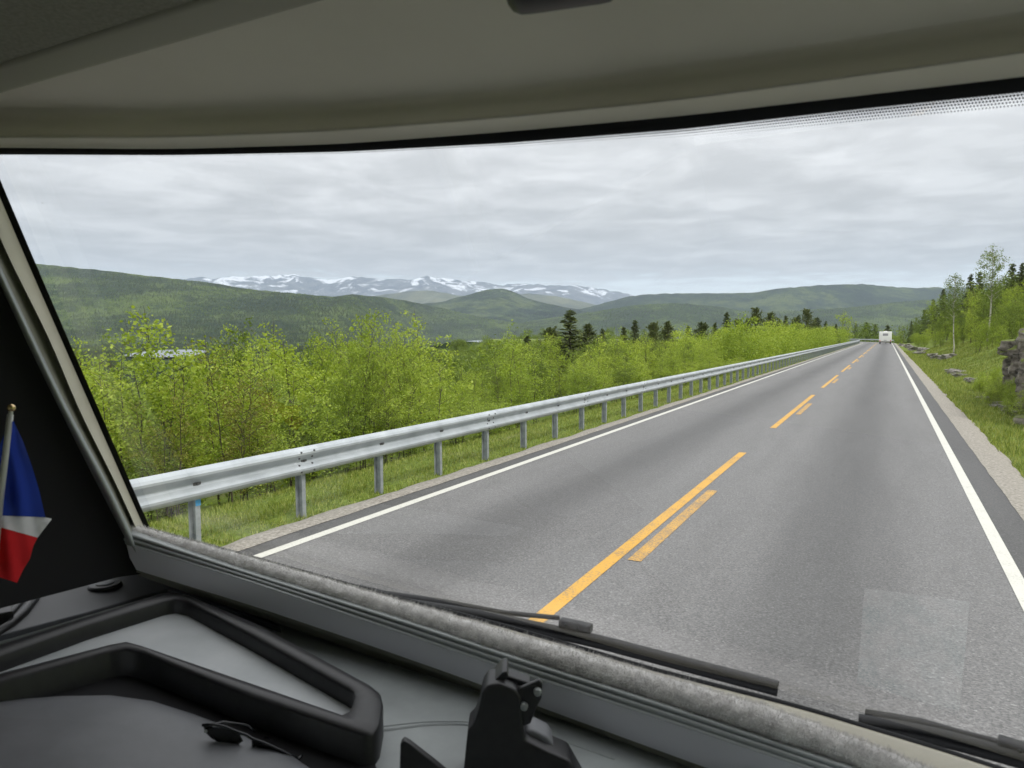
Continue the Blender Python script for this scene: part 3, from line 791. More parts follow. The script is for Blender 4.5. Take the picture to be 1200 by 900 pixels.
# woods just below the road, behind the thicket
for _ in range(1500):
    s = rng.uniform(0, SEND); l = -rng.uniform(20, 66)
    x, y, _z = road_pt(s, l)
    z = ground_z(x, y, l)
    dec.append((x, y, z - 1.5 - (1.5 if l > -35 else 0)))
for _ in range(420):
    s = rng.uniform(205, SEND); l = rng.uniform(9, 60)
    x, y, _z = road_pt(s, l)
    dec.append((x, y, ground_z(x, y, l) - 1.0))
forest('conifer_forest', 'dark conifer woods covering the valley and hills', con, SRC_S, 0.55, 1.0)
forest('birch_forest', 'light green birch woods covering the valley and hills', dec, SRC_B, 0.7, 1.25)
thick = [(a, b, c - 0.2) for a, b, c, _ in rest]
forest('birch_thicket', 'continuing birch thicket along the far guardrail', thick, SRC_B2, 0.62, 0.92)
hillw = []
for _ in range(700):
    s = rng.uniform(25, 215); l = rng.uniform(18, 66)
    x, y, _z = road_pt(s, l); hillw.append((x, y, ground_z(x, y, l)))
forest('roadside_wood', 'mixed wood covering the upper roadside slope', hillw, SRC_B, 0.6, 0.95)

# ------------------------------------------------------------------ grass
def grass(name, label, n, sampler, hmin, hmax, wid):
    pos = np.array([sampler() for _ in range(n)])
    a = rng.uniform(0, 2 * math.pi, n); hgt = rng.uniform(hmin, hmax, n) * rng.uniform(0.6, 1.0, n)
    d = np.stack([np.cos(a), np.sin(a), np.zeros(n)], 1)
    lean = np.stack([np.cos(a * 3.1), np.sin(a * 3.1), np.zeros(n)], 1) * (hgt * rng.uniform(0.1, 0.7, n))[:, None]
    ww = (wid * rng.uniform(0.6, 1.4, n) * (1 + pos[:, 1] / 40.0))[:, None]
    tip = pos + lean + np.array([0, 0, 1.0]) * hgt[:, None]
    P = np.stack([pos - d * ww, pos + d * ww, tip], 1).reshape(-1, 3)
    o = link_mesh(name, mesh_np(name, P, np.arange(n * 3).reshape(n, 3), M_GRASS))
    tag(o, label, 'grass', kind='stuff')
def smp_left():
    while True:
        y = 2.5 + 60 * rng.uniform() ** 2.0; l = -3.68 - 4.6 * rng.uniform() ** 1.2
        x, y_, _ = road_pt(y, l)
        if mnoise.noise(Vector((x * 1.7, y * 1.7, 5))) + rng.uniform(-.6, .6) > -0.25 - 0.3 * (l < -4.2): break
    return (x, y, ground_z(x, y, l) - 0.01)
def smp_right():
    while True:
        y = 7 + 95 * rng.uniform() ** 1.7; l = 3.86 + 6.5 * rng.uniform() ** 1.15
        x, y_, _ = road_pt(y, l)
        if mnoise.noise(Vector((x * 1.1, y * 0.8, 15))) + rng.uniform(-.5, .5) > -0.2: break
    return (x, y, ground_z(x, y, l) - 0.01)
grass('grass', 'short green grass between guardrail and thicket', 95000, smp_left, 0.03, 0.11, 0.006)
grass('grass', 'green roadside grass below the rock face', 80000, smp_right, 0.06, 0.20, 0.008)

# ------------------------------------------------------------------ rocks
def rock_mesh(seed, sx, sy, sz, rough=0.35, sub=4, ang=True):
    bm = bmesh.new(); bmesh.ops.create_icosphere(bm, subdivisions=sub, radius=1.0)
    for v in bm.verts:
        p = v.co.copy()
        q = Vector((max(-.72, min(.72, p.x)), max(-.72, min(.72, p.y)), max(-.72, min(.72, p.z)))) * 1.3
        n = mnoise.fractal(p * 1.6 + Vector((seed, 0, 0)), 0.8, 2.0, 4)
        c = mnoise.cell(p * 2.3 + Vector((seed * 3.1, 1, 2)))
        q *= 1 + rough * n + (0.16 * c if ang else 0)
        v.co = Vector((q.x * sx, q.y * sy, q.z * sz))
    me = bpy.data.meshes.new('rock'); bmesh.ops.recalc_face_normals(bm, faces=bm.faces[:]); bm.to_mesh(me); bm.free()
    me.materials.append(M_STONE)
    return me
def rock_face():
    # a blasted face along the ditch: columns s, rows up the face then back over the moss
    rows = []
    S = np.linspace(19.5, 31.5, 210); K = 70
    rough = lambda a, b, c: mnoise.cell(Vector((a, b, c)))
    for k in range(K):
        t = k / (K - 1); row = []
        for s in S:
            env = (1 - sstep(29.4, 31.5, s)) * sstep(19.5, 20.5, s)
            H = (2.15 + 0.45 * mnoise.noise(Vector((s * 0.8, 0, 0))) + 0.22 * rough(s * 1.3, 2, 9)) * env
            if t < 0.72:
                f = t / 0.72; z = -0.45 + f * (H + 0.40); l = 5.62 + 0.30 * f
            else:
                f = (t - 0.72) / 0.28; z = H - 0.05 + f * 0.35 * env; l = 5.92 + 2.7 * f
            tilt = s + 0.22 * z                                    # leaning joints
            st = 0.50 * rough(tilt * 0.95, z * 0.30 + 0.2 * math.floor(tilt * 0.95), 4)
            st += 0.24 * rough(tilt * 2.3 + 3, z * 0.9 + 0.37 * math.floor(tilt * 2.3), 7)
            st += 0.11 * rough(tilt * 5.5 + 9, z * 2.4 + 0.41 * math.floor(tilt * 5.5), 2)
            q = Vector((s * 1.6, z * 1.6, 0))
            st += 0.07 * mnoise.fractal(q * 2.5, 0.8, 2.0, 4)
            crack = abs(math.sin(tilt * 2.1 + 1.3 * mnoise.noise(Vector((s * .4, z * .5, 3)))))
            st += 0.40 * max(0.0, 1 - crack / 0.16)                # deep dark clefts
            l += st * env * (1 if t < .72 else max(0.0, 1 - (t - .72) / .1))
            x, y, _ = road_pt(s, l)
            row.append((x, y, z + 0.05 * mnoise.fractal(q * 3, 0.8, 2, 3) * env))
        rows.append(row)
    return rows
rf = empty('rock_outcrop', road_pt(25, 5.7, 0))
tag(rf, 'rugged blasted rock face with mossy top beside the ditch', 'rock')
o = loft('rock_face', rock_face(), M_ROCK, rf, smooth=False)
o.matrix_parent_inverse = Matrix.Translation(-Vector(rf.location))
ROCKS = [rock_mesh(i, 1, 1, 1) for i in range(4)]
rk = [(1093, 412, 68, .4, 'pale angular boulder'), (1100, 415, 62, .35, 'grey boulder in the grass'), (1112, 418, 58, .5, 'dark low boulder below the leaning birch'),
      (1066, 401, 115, .7, None), (1073, 404, 100, .6, None), (1082, 406, 90, .5, None), (1060, 399, 130, .8, None), (1078, 409, 80, .45, None)]
rr7 = np.random.default_rng(77)
for k in range(26):
    t_ = rr7.uniform(); rk.append((1112 + 36 * t_ + rr7.normal(0, 4), 429 + 20 * t_ + rr7.normal(0, 2.0), 43 - 12 * t_, rr7.uniform(.07, .26), 'flat grey stone'))
for k in range(14):
    t_ = rr7.uniform(); rk.append((1148 + 45 * t_ + rr7.normal(0, 3), 455 + 22 * t_ + rr7.normal(0, 2), 25 - 5 * t_, rr7.uniform(.06, .22), 'ditch'))
for i, (u, v, d, s, lab) in enumerate(rk):
    p = at_depth(u, v, d); g = ground_z(p.x, p.y)
    o = link_mesh('boulder', ROCKS[i % 4]); o.location = (p.x, p.y, g + s * 0.10)
    flat = lab in ('flat grey stone',)
    o.scale = (s, s * 1.3, s * (0.42 if flat else 0.55)); o.rotation_euler.z = i * 1.1
    if lab is None: tag(o, 'grey broken rock at the foot of the wooded slope', 'rock', 'rocks at the foot of the slope')
    elif lab == 'ditch': tag(o, 'small stone in the ditch below the rock face', 'rock', 'stones in the ditch')
    elif flat: tag(o, 'pale stone in the bare stony patch of the roadside grass', 'rock', 'stones in the bare patch')
    else: tag(o, lab + (' lying at the edge of the slope' if 'below' not in lab else ''), 'rock')

# ------------------------------------------------------------------ guardrails
PROF = [(0.0, .790), (.022, .788), (.062, .762), (.080, .735), (.080, .712), (.060, .690), (.026, .662), (.014, .640), (.014, .630), (.026, .608), (.060, .580), (.080, .558), (.080, .535), (.062, .508), (.022, .482), (0.0, .480)]
def beam_mesh(L):
    xs = [0, L * .5, L - .32, L - .30, L]
    out = [0.0, 0.0, 0.0, 0.005, 0.005]
    V, nP = [], len(PROF)
    for side in (0, 1):
        for x, o_ in zip(xs, out):
            for d, z in PROF: V.append((d + o_ - side * 0.004, x, z))
    n = len(xs)
    F = [tuple(f) for f in grid_faces(n, nP)] + [tuple(reversed([i + n * nP for i in f])) for f in grid_faces(n, nP)]
    for i in range(n - 1):
        for e in (0, nP - 1):
            a, b = i * nP + e, (i + 1) * nP + e
            F.append((a, b, b + n * nP, a + n * nP) if e else (b, a, a + n * nP, b + n * nP))
    me = mesh_np('beam', V, F, M_ZINC)
    bm = bmesh.new(); bm.from_mesh(me); bmesh.ops.recalc_face_normals(bm, faces=bm.faces[:]); bm.to_mesh(me); bm.free()
    return me
def post_mesh():
    bm = bmesh.new()
    add_box(bm, (-0.060, 0.048, 0.22), (0.094, 0.006, 1.0))              # web of the channel
    add_box(bm, (-0.010, 0.024, 0.22), (0.005, 0.054, 1.0))          # flange towards the road
    add_box(bm, (-0.110, 0.024, 0.22), (0.005, 0.054, 1.0))
    bmesh.ops.recalc_face_normals(bm, faces=bm.faces[:])
    me = bpy.data.meshes.new('post'); bm.to_mesh(me); bm.free(); me.materials.append(M_ZINC_D)
    return me
def bolt_mesh():
    bm = bmesh.new()
    add_box(bm, (0.020, 0, 0.635), (0.010, 0.085, 0.028)); bevel(bm, 0.004, 1)
    bmesh.ops.create_cone(bm, cap_ends=True, segments=8, radius1=0.014, radius2=0.012, depth=0.014, matrix=Matrix.Translation((0.03, 0, 0.635)) @ Matrix.Rotation(math.pi / 2, 4, 'Y'))
    me = bpy.data.meshes.new('bolt'); bm.to_mesh(me); bm.free(); me.materials.append(M_BOLT); return me
def splice_mesh():
    bm = bmesh.new()
    for dy in (-0.10, 0.10):
        for z, d in ((.745, .078), (.675, .044), (.595, .044), (.525, .078)):
            bmesh.ops.create_cone(bm, cap_ends=True, segments=7, radius1=0.012, radius2=0.010, depth=0.012, matrix=Matrix.Translation((d + .008, dy, z)) @ Matrix.Rotation(math.pi / 2, 4, 'Y'))
    me = bpy.data.meshes.new('splice_bolts'); bm.to_mesh(me); bm.free(); me.materials.append(M_BOLT); return me
POST, BOLT, SPL = post_mesh(), bolt_mesh(), splice_mesh()
def guardrail(label, l, s0, s1, dp, per, flip, fine):
    bl = dp * per; BM = beam_mesh(bl + 0.30)
    root = empty('guardrail', road_pt(s0, l)); tag(root, label, 'guardrail')
    inv = Matrix.Translation(-Vector(root.location))
    def put(name, me, s, sl):
        p = Vector(road_pt(s, l)); q = Vector(road_pt(s + sl, l)); d = (q - p)
        rz = math.atan2(-d.x, d.y)
        o = link_mesh(name, me, root); o.matrix_parent_inverse = inv
        o.location = p; o.rotation_euler.z = rz
        if flip: o.scale.x = -1
        return o
    s = s0
    while s < s1:
        put('beam', BM, s, bl); s += bl
    s = s0 + bl - 0.15 - dp * (per - 1); i = 0
    s = s0 + 0.12
    while s < s1 + 0.2:
        o = put('post', POST, s, 1.0)
        o.rotation_euler.y = random.uniform(-.012, .012)
        g = ground_z(*road_pt(s, l)[:2])
        if i == 5 and fine:
            bm = bmesh.new(); add_box(bm, (-0.003, 0.024, 0.445), (0.004, 0.056, 0.06))
            b = from_bm('paint_mark', bm, M_BLUEMARK, o)
            b['label'] = 'bright blue paint mark on the post'
        if fine and s < 45: put('bolt', BOLT, s, 1.0)
        if fine and s < 45 and i % per == 0: put('splice_bolts', SPL, s, 1.0)
        s += dp; i += 1
    return root
# post pitch and phase from the photo: posts at u=351, 447, 517 ... on the line l=-3.82
PITCHM, L_RAIL = 1.40, -3.75
p351 = on_z(351, 606, 0.0)
PH = 5.90
guardrail('galvanised steel guardrail with many posts before the birch thicket', L_RAIL, PH - 0.12 - PITCHM * 6, 236, PITCHM, 3, False, True)
guardrail('far guardrail curving along the outside of the bend', 3.95, 196, 320, 4.0, 1, True, False)

# ------------------------------------------------------------------ caravan ahead
M_CWHITE = noisy('caravan_white', [(0.3, (0.74, 0.74, 0.72)), (0.7, (0.82, 0.82, 0.80))], 1.5, 3, 0.35)
M_CGLASS = mat('caravan_window', (0.30, 0.30, 0.32), 0.15)
M_RUB = mat('tyre_rubber', (0.02, 0.02, 0.02), 0.8)
M_RED = mat('tail_lamp_red', (0.5, 0.03, 0.02), 0.3)
M_RIM = mat('wheel_rim', (0.6, 0.6, 0.6), 0.35, 0.7)
def wheel(parent, x, y, r, wd):
    bm = bmesh.new()
    prof = [(r * .62, -wd * .5), (r * .93, -wd * .5), (r, -wd * .36), (r, wd * .36), (r * .93, wd * .5), (r * .62, wd * .5)]
    rings = []
    for k in range(24):
        a = k * 2 * math.pi / 24
        rings.append([bm.verts.new((px, pr * math.cos(a), r + pr * math.sin(a))) for pr, px in prof])
    for k in range(24):
        for j in range(len(prof) - 1):
            bm.faces.new((rings[k][j], rings[(k + 1) % 24][j], rings[(k + 1) % 24][j + 1], rings[k][j + 1]))
    t = from_bm('wheel', bm, M_RUB, parent, True); t.location = (x, y, 0)
    bm = bmesh.new(); bmesh.ops.create_cone(bm, cap_ends=True, segments=20, radius1=r * .63, radius2=r * .63, depth=wd * .7, matrix=Matrix.Translation((0, 0, r)) @ Matrix.Rotation(math.pi / 2, 4, 'Y'))
    bevel(bm, 0.01, 1); from_bm('rim', bm, M_RIM, t)
    return t
def caravan():
    c = empty('caravan', (-0.38, 172.0, 0.004)); tag(c, 'white caravan seen from behind driving down the road', 'caravan')
    bm = bmesh.new(); add_box(bm, (0, 3.0, 1.58), (2.42, 6.0, 2.20)); bevel(bm, 0.14, 3)
    from_bm('body', bm, M_CWHITE, c, True)
    bm = bmesh.new(); add_box(bm, (0, 0.02, 2.02), (1.0, 0.05, 0.50)); bevel(bm, 0.02, 2); from_bm('window', bm, M_CGLASS, c)
    bm = bmesh.new(); add_box(bm, (0, 0.06, 0.46), (2.2, 0.22, 0.16)); bevel(bm, 0.03, 2); from_bm('bumper', bm, M_RUB, c)
    for s in (-1, 1):
        bm = bmesh.new(); add_box(bm, (s * 1.02, -0.01, 0.70), (0.16, 0.05, 0.26)); bevel(bm, 0.015, 2); from_bm('tail_light', bm, M_RED, c)
        wheel(c, s * 1.0, 1.0, 0.33, 0.22)
    bm = bmesh.new(); add_box(bm, (0, -0.012, 0.80), (0.52, 0.02, 0.11)); from_bm('number_plate', bm, M_CGLASS, c)
    bm = bmesh.new(); add_box(bm, (0, 3.0, 0.5), (1.9, 5.4, 0.12)); from_bm('chassis', bm, M_RUB, c)
    bm = bmesh.new(); add_box(bm, (0.0, 2.0, 2.72), (0.7, 0.7, 0.14)); bevel(bm, 0.04, 2); from_bm('roof_hatch', bm, M_CWHITE, c)
    add = tube('drawbar', [(0, 6.0, 0.45), (0, 7.3, 0.45)], 0.05, M_RUB, c)
    tube('jockey_wheel', [(0.12, 6.9, 0.75), (0.12, 6.9, 0.02)], 0.05, M_RUB, c)
caravan()

# ------------------------------------------------------------------ the motorhome's cab, seen from the passenger seat
M_CREAM = noisy('cream_window_frame', [(0.3, (0.52, 0.49, 0.40)), (0.7, (0.60, 0.57, 0.47))], 8, 4, 0.45, 0.05, 200)
M_OLIVE = mat('olive_trim', (0.20, 0.20, 0.165), 0.5)
M_ALU = mat('grey_blind_rail', (0.68, 0.675, 0.73), 0.42, 0.0)
M_ALU2 = mat('ribbed_rail_trim', (0.30, 0.32, 0.32), 0.4, 0.3)
M_BLACK = noisy('black_plastic', [(0.3, (0.012, 0.012, 0.014)), (0.7, (0.020, 0.020, 0.022))], 60, 3, 0.42, 0.12, 900, bdist=0.001, rvar=0.1)
M_BLACKW = mat('black_wall_trim', (0.018, 0.018, 0.020), 0.8, 0, 0.2)
M_SEAL = mat('black_rubber_seal', (0.008, 0.009, 0.011), 0.6, 0, 0.3)
M_DASH = noisy('grey_grained_dashboard', [(0.3, (0.12, 0.125, 0.135)), (0.7, (0.165, 0.17, 0.182))], 12, 5, 0.45, 0.25, 700, bdist=0.001, rvar=0.15)
M_DASHD = noisy('dark_grained_dashboard', [(0.3, (0.040, 0.043, 0.048)), (0.7, (0.062, 0.066, 0.072))], 12, 5, 0.5, 0.3, 700, bdist=0.001, rvar=0.15)
M_LEATH = noisy('grey_green_leatherette', [(0.3, (0.23, 0.25, 0.25)), (0.7, (0.31, 0.335, 0.335))], 9, 5, 0.42, 0.2, 500, bdist=0.001, rvar=0.15)
M_FLOOR = noisy('tray_lining', [(0.3, (0.36, 0.385, 0.395)), (0.7, (0.48, 0.50, 0.51))], 7, 5, 0.42, 0.1, 300, bdist=0.002, rvar=0.15)
M_HEAD = noisy('headliner', [(0.3, (0.82, 0.78, 0.69)), (0.7, (0.88, 0.84, 0.75))], 4, 4, 0.8, 0.05, 400)
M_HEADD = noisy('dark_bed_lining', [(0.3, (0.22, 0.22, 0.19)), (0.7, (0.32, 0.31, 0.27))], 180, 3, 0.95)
M_HEADT = mat('bed_edge_trim', (0.36, 0.35, 0.30), 0.6)
M_FLEECE = noisy('grey_fleece', [(0.3, (0.58, 0.565, 0.555)), (0.55, (0.76, 0.745, 0.73)), (0.75, (0.86, 0.845, 0.83))], 70, 4, 1.0, 0.35, 260, bdist=0.003, spec=0.05)
M_BODY = mat('motorhome_paint', (0.72, 0.71, 0.66), 0.3)

def ws_y(x, z):                       # the curved, raked windscreen surface (z relative to the eye)
    return 1.10 - 0.24 * (z + 0.55) - 0.10 * (x + 0.55) ** 2
def WS(u, v, off=0.0):
    r = ray(u, v); a, b = 0.2, 4.0
    for _ in range(40):
        m = (a + b) / 2; p = r * m
        if p.y < ws_y(p.x, p.z) - off: a = m
        else: b = m
    return EYE + r * a
def dash_z(x): return EYE.z - 0.655 - 0.065 * x
def DP(u, v, h=0.0):
    r = ray(u, v); a, b = 0.2, 4.0
    for _ in range(40):
        m = (a + b) / 2; p = EYE + r * m
        if p.z > dash_z(p.x) + h: a = m
        else: b = m
    return EYE + r * a

CAB = empty('motorhome', (-0.55, -0.4, 0.004))
tag(CAB, 'motorhome cab with cream window frame and dark dashboard around the viewer', 'motorhome')
CINV = Matrix.Translation(-Vector(CAB.location))
def cab(o):
    o.parent = CAB; o.matrix_parent_inverse = CINV; return o

NT = 61
A = [(-260, 184), (0, 181), (200, 182), (400, 178), (600, 167), (800, 151), (1000, 128), (1200, 107), (1420, 80)]
B = [(-260, 174), (0, 172), (200, 174), (400, 168), (600, 153), (800, 135), (1000, 112), (1200, 89), (1420, 60)]
C = [(-260, 158), (0, 157), (200, 157), (400, 149), (600, 133), (800, 113), (1000, 86), (1200, 58), (1420, 26)]
D = [(-260, 128), (0, 126), (200, 127), (400, 118), (600, 101), (800, 73), (1000, 45), (1200, 13), (1420, -24)]
def curve(pts, off, n=NT, f=WS): return [f(u, v, off) for u, v in interp(pts, n)]
def shift(pts, dv, du=0): return [(u + du, v + dv) for u, v in pts]
cab(loft('windscreen_seal', [curve(shift(A, -24), 0.002), curve(A, 0.002), curve(A, 0.012), curve(shift(B, 1), 0.016)], M_SEAL, smooth=False))
cB, cC, cD = curve(B, 0.018), curve(C, 0.060), curve(D, 0.066)
bead = curve(shift(C, 3), 0.066)
midCD = curve([(u, (v + v2) / 2) for (u, v), (_, v2) in zip(C, D)], 0.040)
cab(loft('window_head_trim', [curve(shift(B, 2), 0.014), cB, curve(shift(B, -4), 0.026), curve(shift(C, 6), 0.052), bead, cC, curve(shift(C, -3), 0.058), midCD, curve(shift(D, 4), 0.055), cD], M_HEAD))
hl = [cD]
for f in np.linspace(0.1, 1, 8):
    row = []
    for p in cD:
        yb = 0.50; zt = EYE.z + 0.415
        row.append((p.x, p.y + (yb - p.y) * f, p.z + (zt - p.z) * (f ** 1.15)))
    hl.append(row)
cab(loft('headliner', hl, M_HEAD))
# the raised bed above the cab: transverse edge, trim strip and dark lining
ZB = EYE.z + 0.37
e0 = on_z(0, 105, ZB); e1 = on_z(430, 0, ZB); yB = (e0.y + e1.y) / 2
bm = bmesh.new(); add_box(bm, (-0.4, yB - 0.035, ZB + 0.06), (2.7, 0.07, 0.12)); bevel(bm, 0.012, 3)
cab(from_bm('bed_edge', bm, M_HEADT, None, True))
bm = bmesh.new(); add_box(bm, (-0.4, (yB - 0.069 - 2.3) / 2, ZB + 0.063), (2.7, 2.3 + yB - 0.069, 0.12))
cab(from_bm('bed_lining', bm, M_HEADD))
# small dark camera hanging from the headliner
pm = at_depth(660, -30, 0.62)
bm = bmesh.new(); add_box(bm, (0, 0, 0), (0.105, 0.05, 0.050)); bevel(bm, 0.022, 4)
bmesh.ops.transform(bm, matrix=Matrix.Translation(pm) @ Matrix.Rotation(R_(-9), 4, 'Y') @ Matrix.Rotation(YAW, 4, 'Z'), verts=bm.verts[:])
o = from_bm('mirror_housing', bm, M_BLACK, None, True); cab(o)
cab(tube('mirror_stem', [pm, pm + Vector((0.0, 0.02, 0.16))], 0.012, M_BLACK))

# left pillar
P0 = [(-46, 100), (2, 215), (38, 300), (80, 398), (116, 480), (159, 580), (175, 617), (200, 672)]
P1 = [(-54, 100), (-7, 215), (29, 300), (72, 398), (108, 480), (152, 580), (168, 617), (194, 672)]
P2 = [(-75, 100), (-27, 215), (9, 300), (59, 398), (92, 480), (142, 578), (158, 617), (185, 672)]
P3 = [(-110, 100), (-50, 215), (-8, 300), (38, 398), (77, 480), (130, 578), (147, 617), (175, 672)]
P4 = [(-118, 100), (-57, 215), (-15, 300), (30, 398), (70, 480), (119, 578), (140, 617), (168, 672)]
def pc(pts, off, n=30): return [WS(u, v, off) for u, v in interp_v(pts, n)]
cab(loft('windscreen_seal', [pc(P0, 0.003), pc(P0, 0.010), pc(P1, 0.012)], M_SEAL))
cab(loft('pillar_frame', [pc(P1, 0.011), pc(P1, 0.02), pc(P2, 0.055)], M_CREAM, smooth=False))
midp = [(a[0] * .5 + b[0] * .5, a[1]) for a, b in zip(P2, P3)]
cab(loft('pillar_groove', [pc(P2, 0.053), pc(shift(P2, 0, -2), 0.040), pc(midp, 0.060), pc(shift(P3, 0, 2), 0.085)], M_OLIVE))
cab(loft('pillar_trim', [pc(shift(P3, 0, 3), 0.082), pc(P3, 0.096), pc([((a[0] + b[0]) / 2, a[1]) for a, b in zip(P3, P4)], 0.101), pc(P4, 0.093)], M_ALU2))
row0 = pc(shift(P4, 0, 1), 0.090)
rows = [row0]
for f in (0.05, 0.25, 0.6, 1.0):
    rows.append([(p.x - 0.02 - 0.12 * f, p.y - 0.80 * f, p.z) for p in row0])
cab(loft('side_wall_trim', rows, M_BLACKW))

# bottom: seal, cream ledge, blind rail
NQ = 71
Q0 = [(100, 598), (300, 652), (450, 694), (600, 733), (770, 783), (937, 825), (1113, 878), (1300, 940), (1500, 1006)]
F_ = [(146, 622), (300, 666), (450, 711), (637, 767), (770, 808), (900, 847), (1000, 884), (1100, 925), (1250, 985), (1450, 1065)]
R0 = [(141, 622), (300, 674), (470, 727), (637, 782), (770, 824), (937, 880), (1100, 935), (1250, 985), (1450, 1052)]
R1 = [(147, 638), (300, 684), (583, 781), (770, 842), (937, 898), (1100, 952), (1250, 1002), (1450, 1068)]
R2 = [(160, 668), (205, 682), (300, 711), (430, 755), (555, 799), (623, 825), (798, 889), (1000, 962), (1250, 1050), (1450, 1120)]
R3 = [(165, 674), (205, 688), (300, 720), (430, 766), (563, 814), (623, 838), (798, 903), (1000, 978), (1250, 1068), (1450, 1140)]
q0 = curve(Q0, 0.003, NQ)
cab(loft('windscreen_seal', [curve(Q0, -0.004, NQ), q0, curve(shift(Q0, 1), 0.010, NQ), curve(shift(Q0, 5), 0.014, NQ)], M_SEAL))
qf = curve(shift(Q0, 5), 0.013, NQ)
cab(loft('window_sill', [qf, curve(shift(Q0, 9), 0.022, NQ), [(p.x, p.y - 0.035, p.z - 0.020) for p in qf], [(p.x, p.y - 0.062, p.z - 0.035) for p in qf]], M_CREAM))
r0, r1, r2, r3 = (curve(R0, 0.085, NQ), curve(R1, 0.100, NQ), curve(R2, 0.102, NQ), curve(R3, 0.085, NQ))
def lerp_rows(a, b, f, dy=0.0): return [Vector((p.x + (q.x - p.x) * f, p.y + (q.y - p.y) * f + dy, p.z + (q.z - p.z) * f)) for p, q in zip(a, b)]
back = [(p.x, p.y + 0.035, p.z - 0.004) for p in r0]
cab(loft('blind_rail_top', [back, lerp_rows(r0, r1, 0.0, 0.006), r0, lerp_rows(r0, r1, .30), lerp_rows(r0, r1, .33, .006)], M_ALU2))
cab(loft('blind_rail_rib', [lerp_rows(r0, r1, .33, .006), lerp_rows(r0, r1, .42), lerp_rows(r0, r1, .74), lerp_rows(r0, r1, .78, .002), lerp_rows(r0, r1, .83), lerp_rows(r0, r1, 1.0)], M_ALU2, smooth=False))
cab(loft('blind_rail_face', [lerp_rows(r0, r1, 1.0, .002), lerp_rows(r1, r2, .5, -.003), r2], M_ALU))
cab(loft('blind_rail_foot', [lerp_rows(r2, r3, 0, .004), lerp_rows(r2, r3, .3, -.004), lerp_rows(r2, r3, .5, .004), lerp_rows(r2, r3, .9, -.006), r3, lerp_rows(r2, r3, 1.0, .06)], M_OLIVE, smooth=False))
# left end cap of the rail
ec = [r0[0], r1[0], r2[0], r3[0]]
bk = [Vector((p.x - 0.02, p.y + 0.06, p.z)) for p in ec]
cab(loft('rail_end_cap', [ec, bk], M_BLACKW, smooth=False))

# the fleece roll lying on the sill
def fleece():
    pts = curve(F_, 0.055, 420)
    nseg = 26; V = []
    for i, p in enumerate(pts):
        t = (pts[min(i + 1, len(pts) - 1)] - pts[max(i - 1, 0)]).normalized()
        a = t.cross(Vector((0, 0, 1))).normalized(); b = a.cross(t)
        f = i / len(pts); rad = 0.0165 + 0.0035 * min(1, f * 2)
        if i < 6: rad *= 0.6 + 0.4 * (i / 6) ** .5
        for k in range(nseg):
            an = 2 * math.pi * k / nseg
            d = a * math.cos(an) + b * math.sin(an)
            q = p + d * rad
            n = mnoise.fractal(q * 85.0, 0.7, 2.0, 4) * 0.0020 + mnoise.noise(q * 22.0) * 0.0022 + mnoise.noise(q * 330.0) * 0.0006
            V.append(p + d * (rad + n))
    me = mesh_np('fleece_roll', V, grid_faces(len(pts), nseg, True), M_FLEECE, True)
    o = link_mesh('fleece_roll', me)
    tag(o, 'grey fluffy fleece roll lying along the windscreen sill', 'fleece roll')
    # fibres
    r = np.random.default_rng(3); n = 130000
    Pn = np.array([tuple(v) for v in V]); idx = r.integers(0, len(Pn), n)
    pos = Pn[idx]; cen = np.array([tuple(p) for p in pts])[idx // nseg]
    nrm = pos - cen; nrm /= np.linalg.norm(nrm, axis=1)[:, None]
    pos = pos + r.normal(0, .0012, (n, 3))
    tip = pos + nrm * r.uniform(.002, .0055, n)[:, None] + r.normal(0, .0022, (n, 3))
    sd = np.cross(nrm, r.normal(size=(n, 3))); sd /= np.linalg.norm(sd, axis=1)[:, None]
    P = np.stack([pos - sd * .0003, pos + sd * .0003, tip], 1).reshape(-1, 3)
    f = link_mesh('pile', mesh_np('pile', P, np.arange(n * 3).reshape(n, 3), M_FLEECE), o); f['kind'] = 'stuff'
fleece()

# dashboard
def dash():
    xs = np.linspace(-1.75, 0.85, 40); ys = np.linspace(0.22, 1.04, 24)
    rows = []
    for y in ys:
        row = []
        for x in xs:
            yy = min(y, ws_y(x, -0.62) - 0.02)
            row.append((x, yy, dash_z(x)))
        rows.append(row)
    rows.insert(0, [(x, 0.20, dash_z(x) - 0.02) for x in xs])
    rows.insert(0, [(x, 0.20, dash_z(x) - 0.35) for x in xs])
    return cab(loft('dashboard', rows, M_LEATH))
dash()
def poly_slab(name, px, h0, h1, m, bev=0.004, f=DP, smooth=True):
    bm = bmesh.new()
    top = [bm.verts.new(f(u, v, h1)) for u, v in px]
    bm.faces.new(top)
    ret = bmesh.ops.extrude_face_region(bm, geom=bm.faces[:])
    for g in ret['geom']:
        if isinstance(g, bmesh.types.BMVert): g.co.z -= (h1 - h0)
    bmesh.ops.recalc_face_normals(bm, faces=bm.faces[:])
    if bev: bevel(bm, bev, 3)
    return cab(from_bm(name, bm, m, None, smooth))
# dark upper corner panel behind the tray
poly_slab('corner_panel', [(-120, 790), (0, 744), (100, 718), (196, 690), (230, 700), (330, 735), (300, 712), (160, 655), (100, 640), (-120, 660)], -0.01, 0.012, M_DASHD, 0.003)
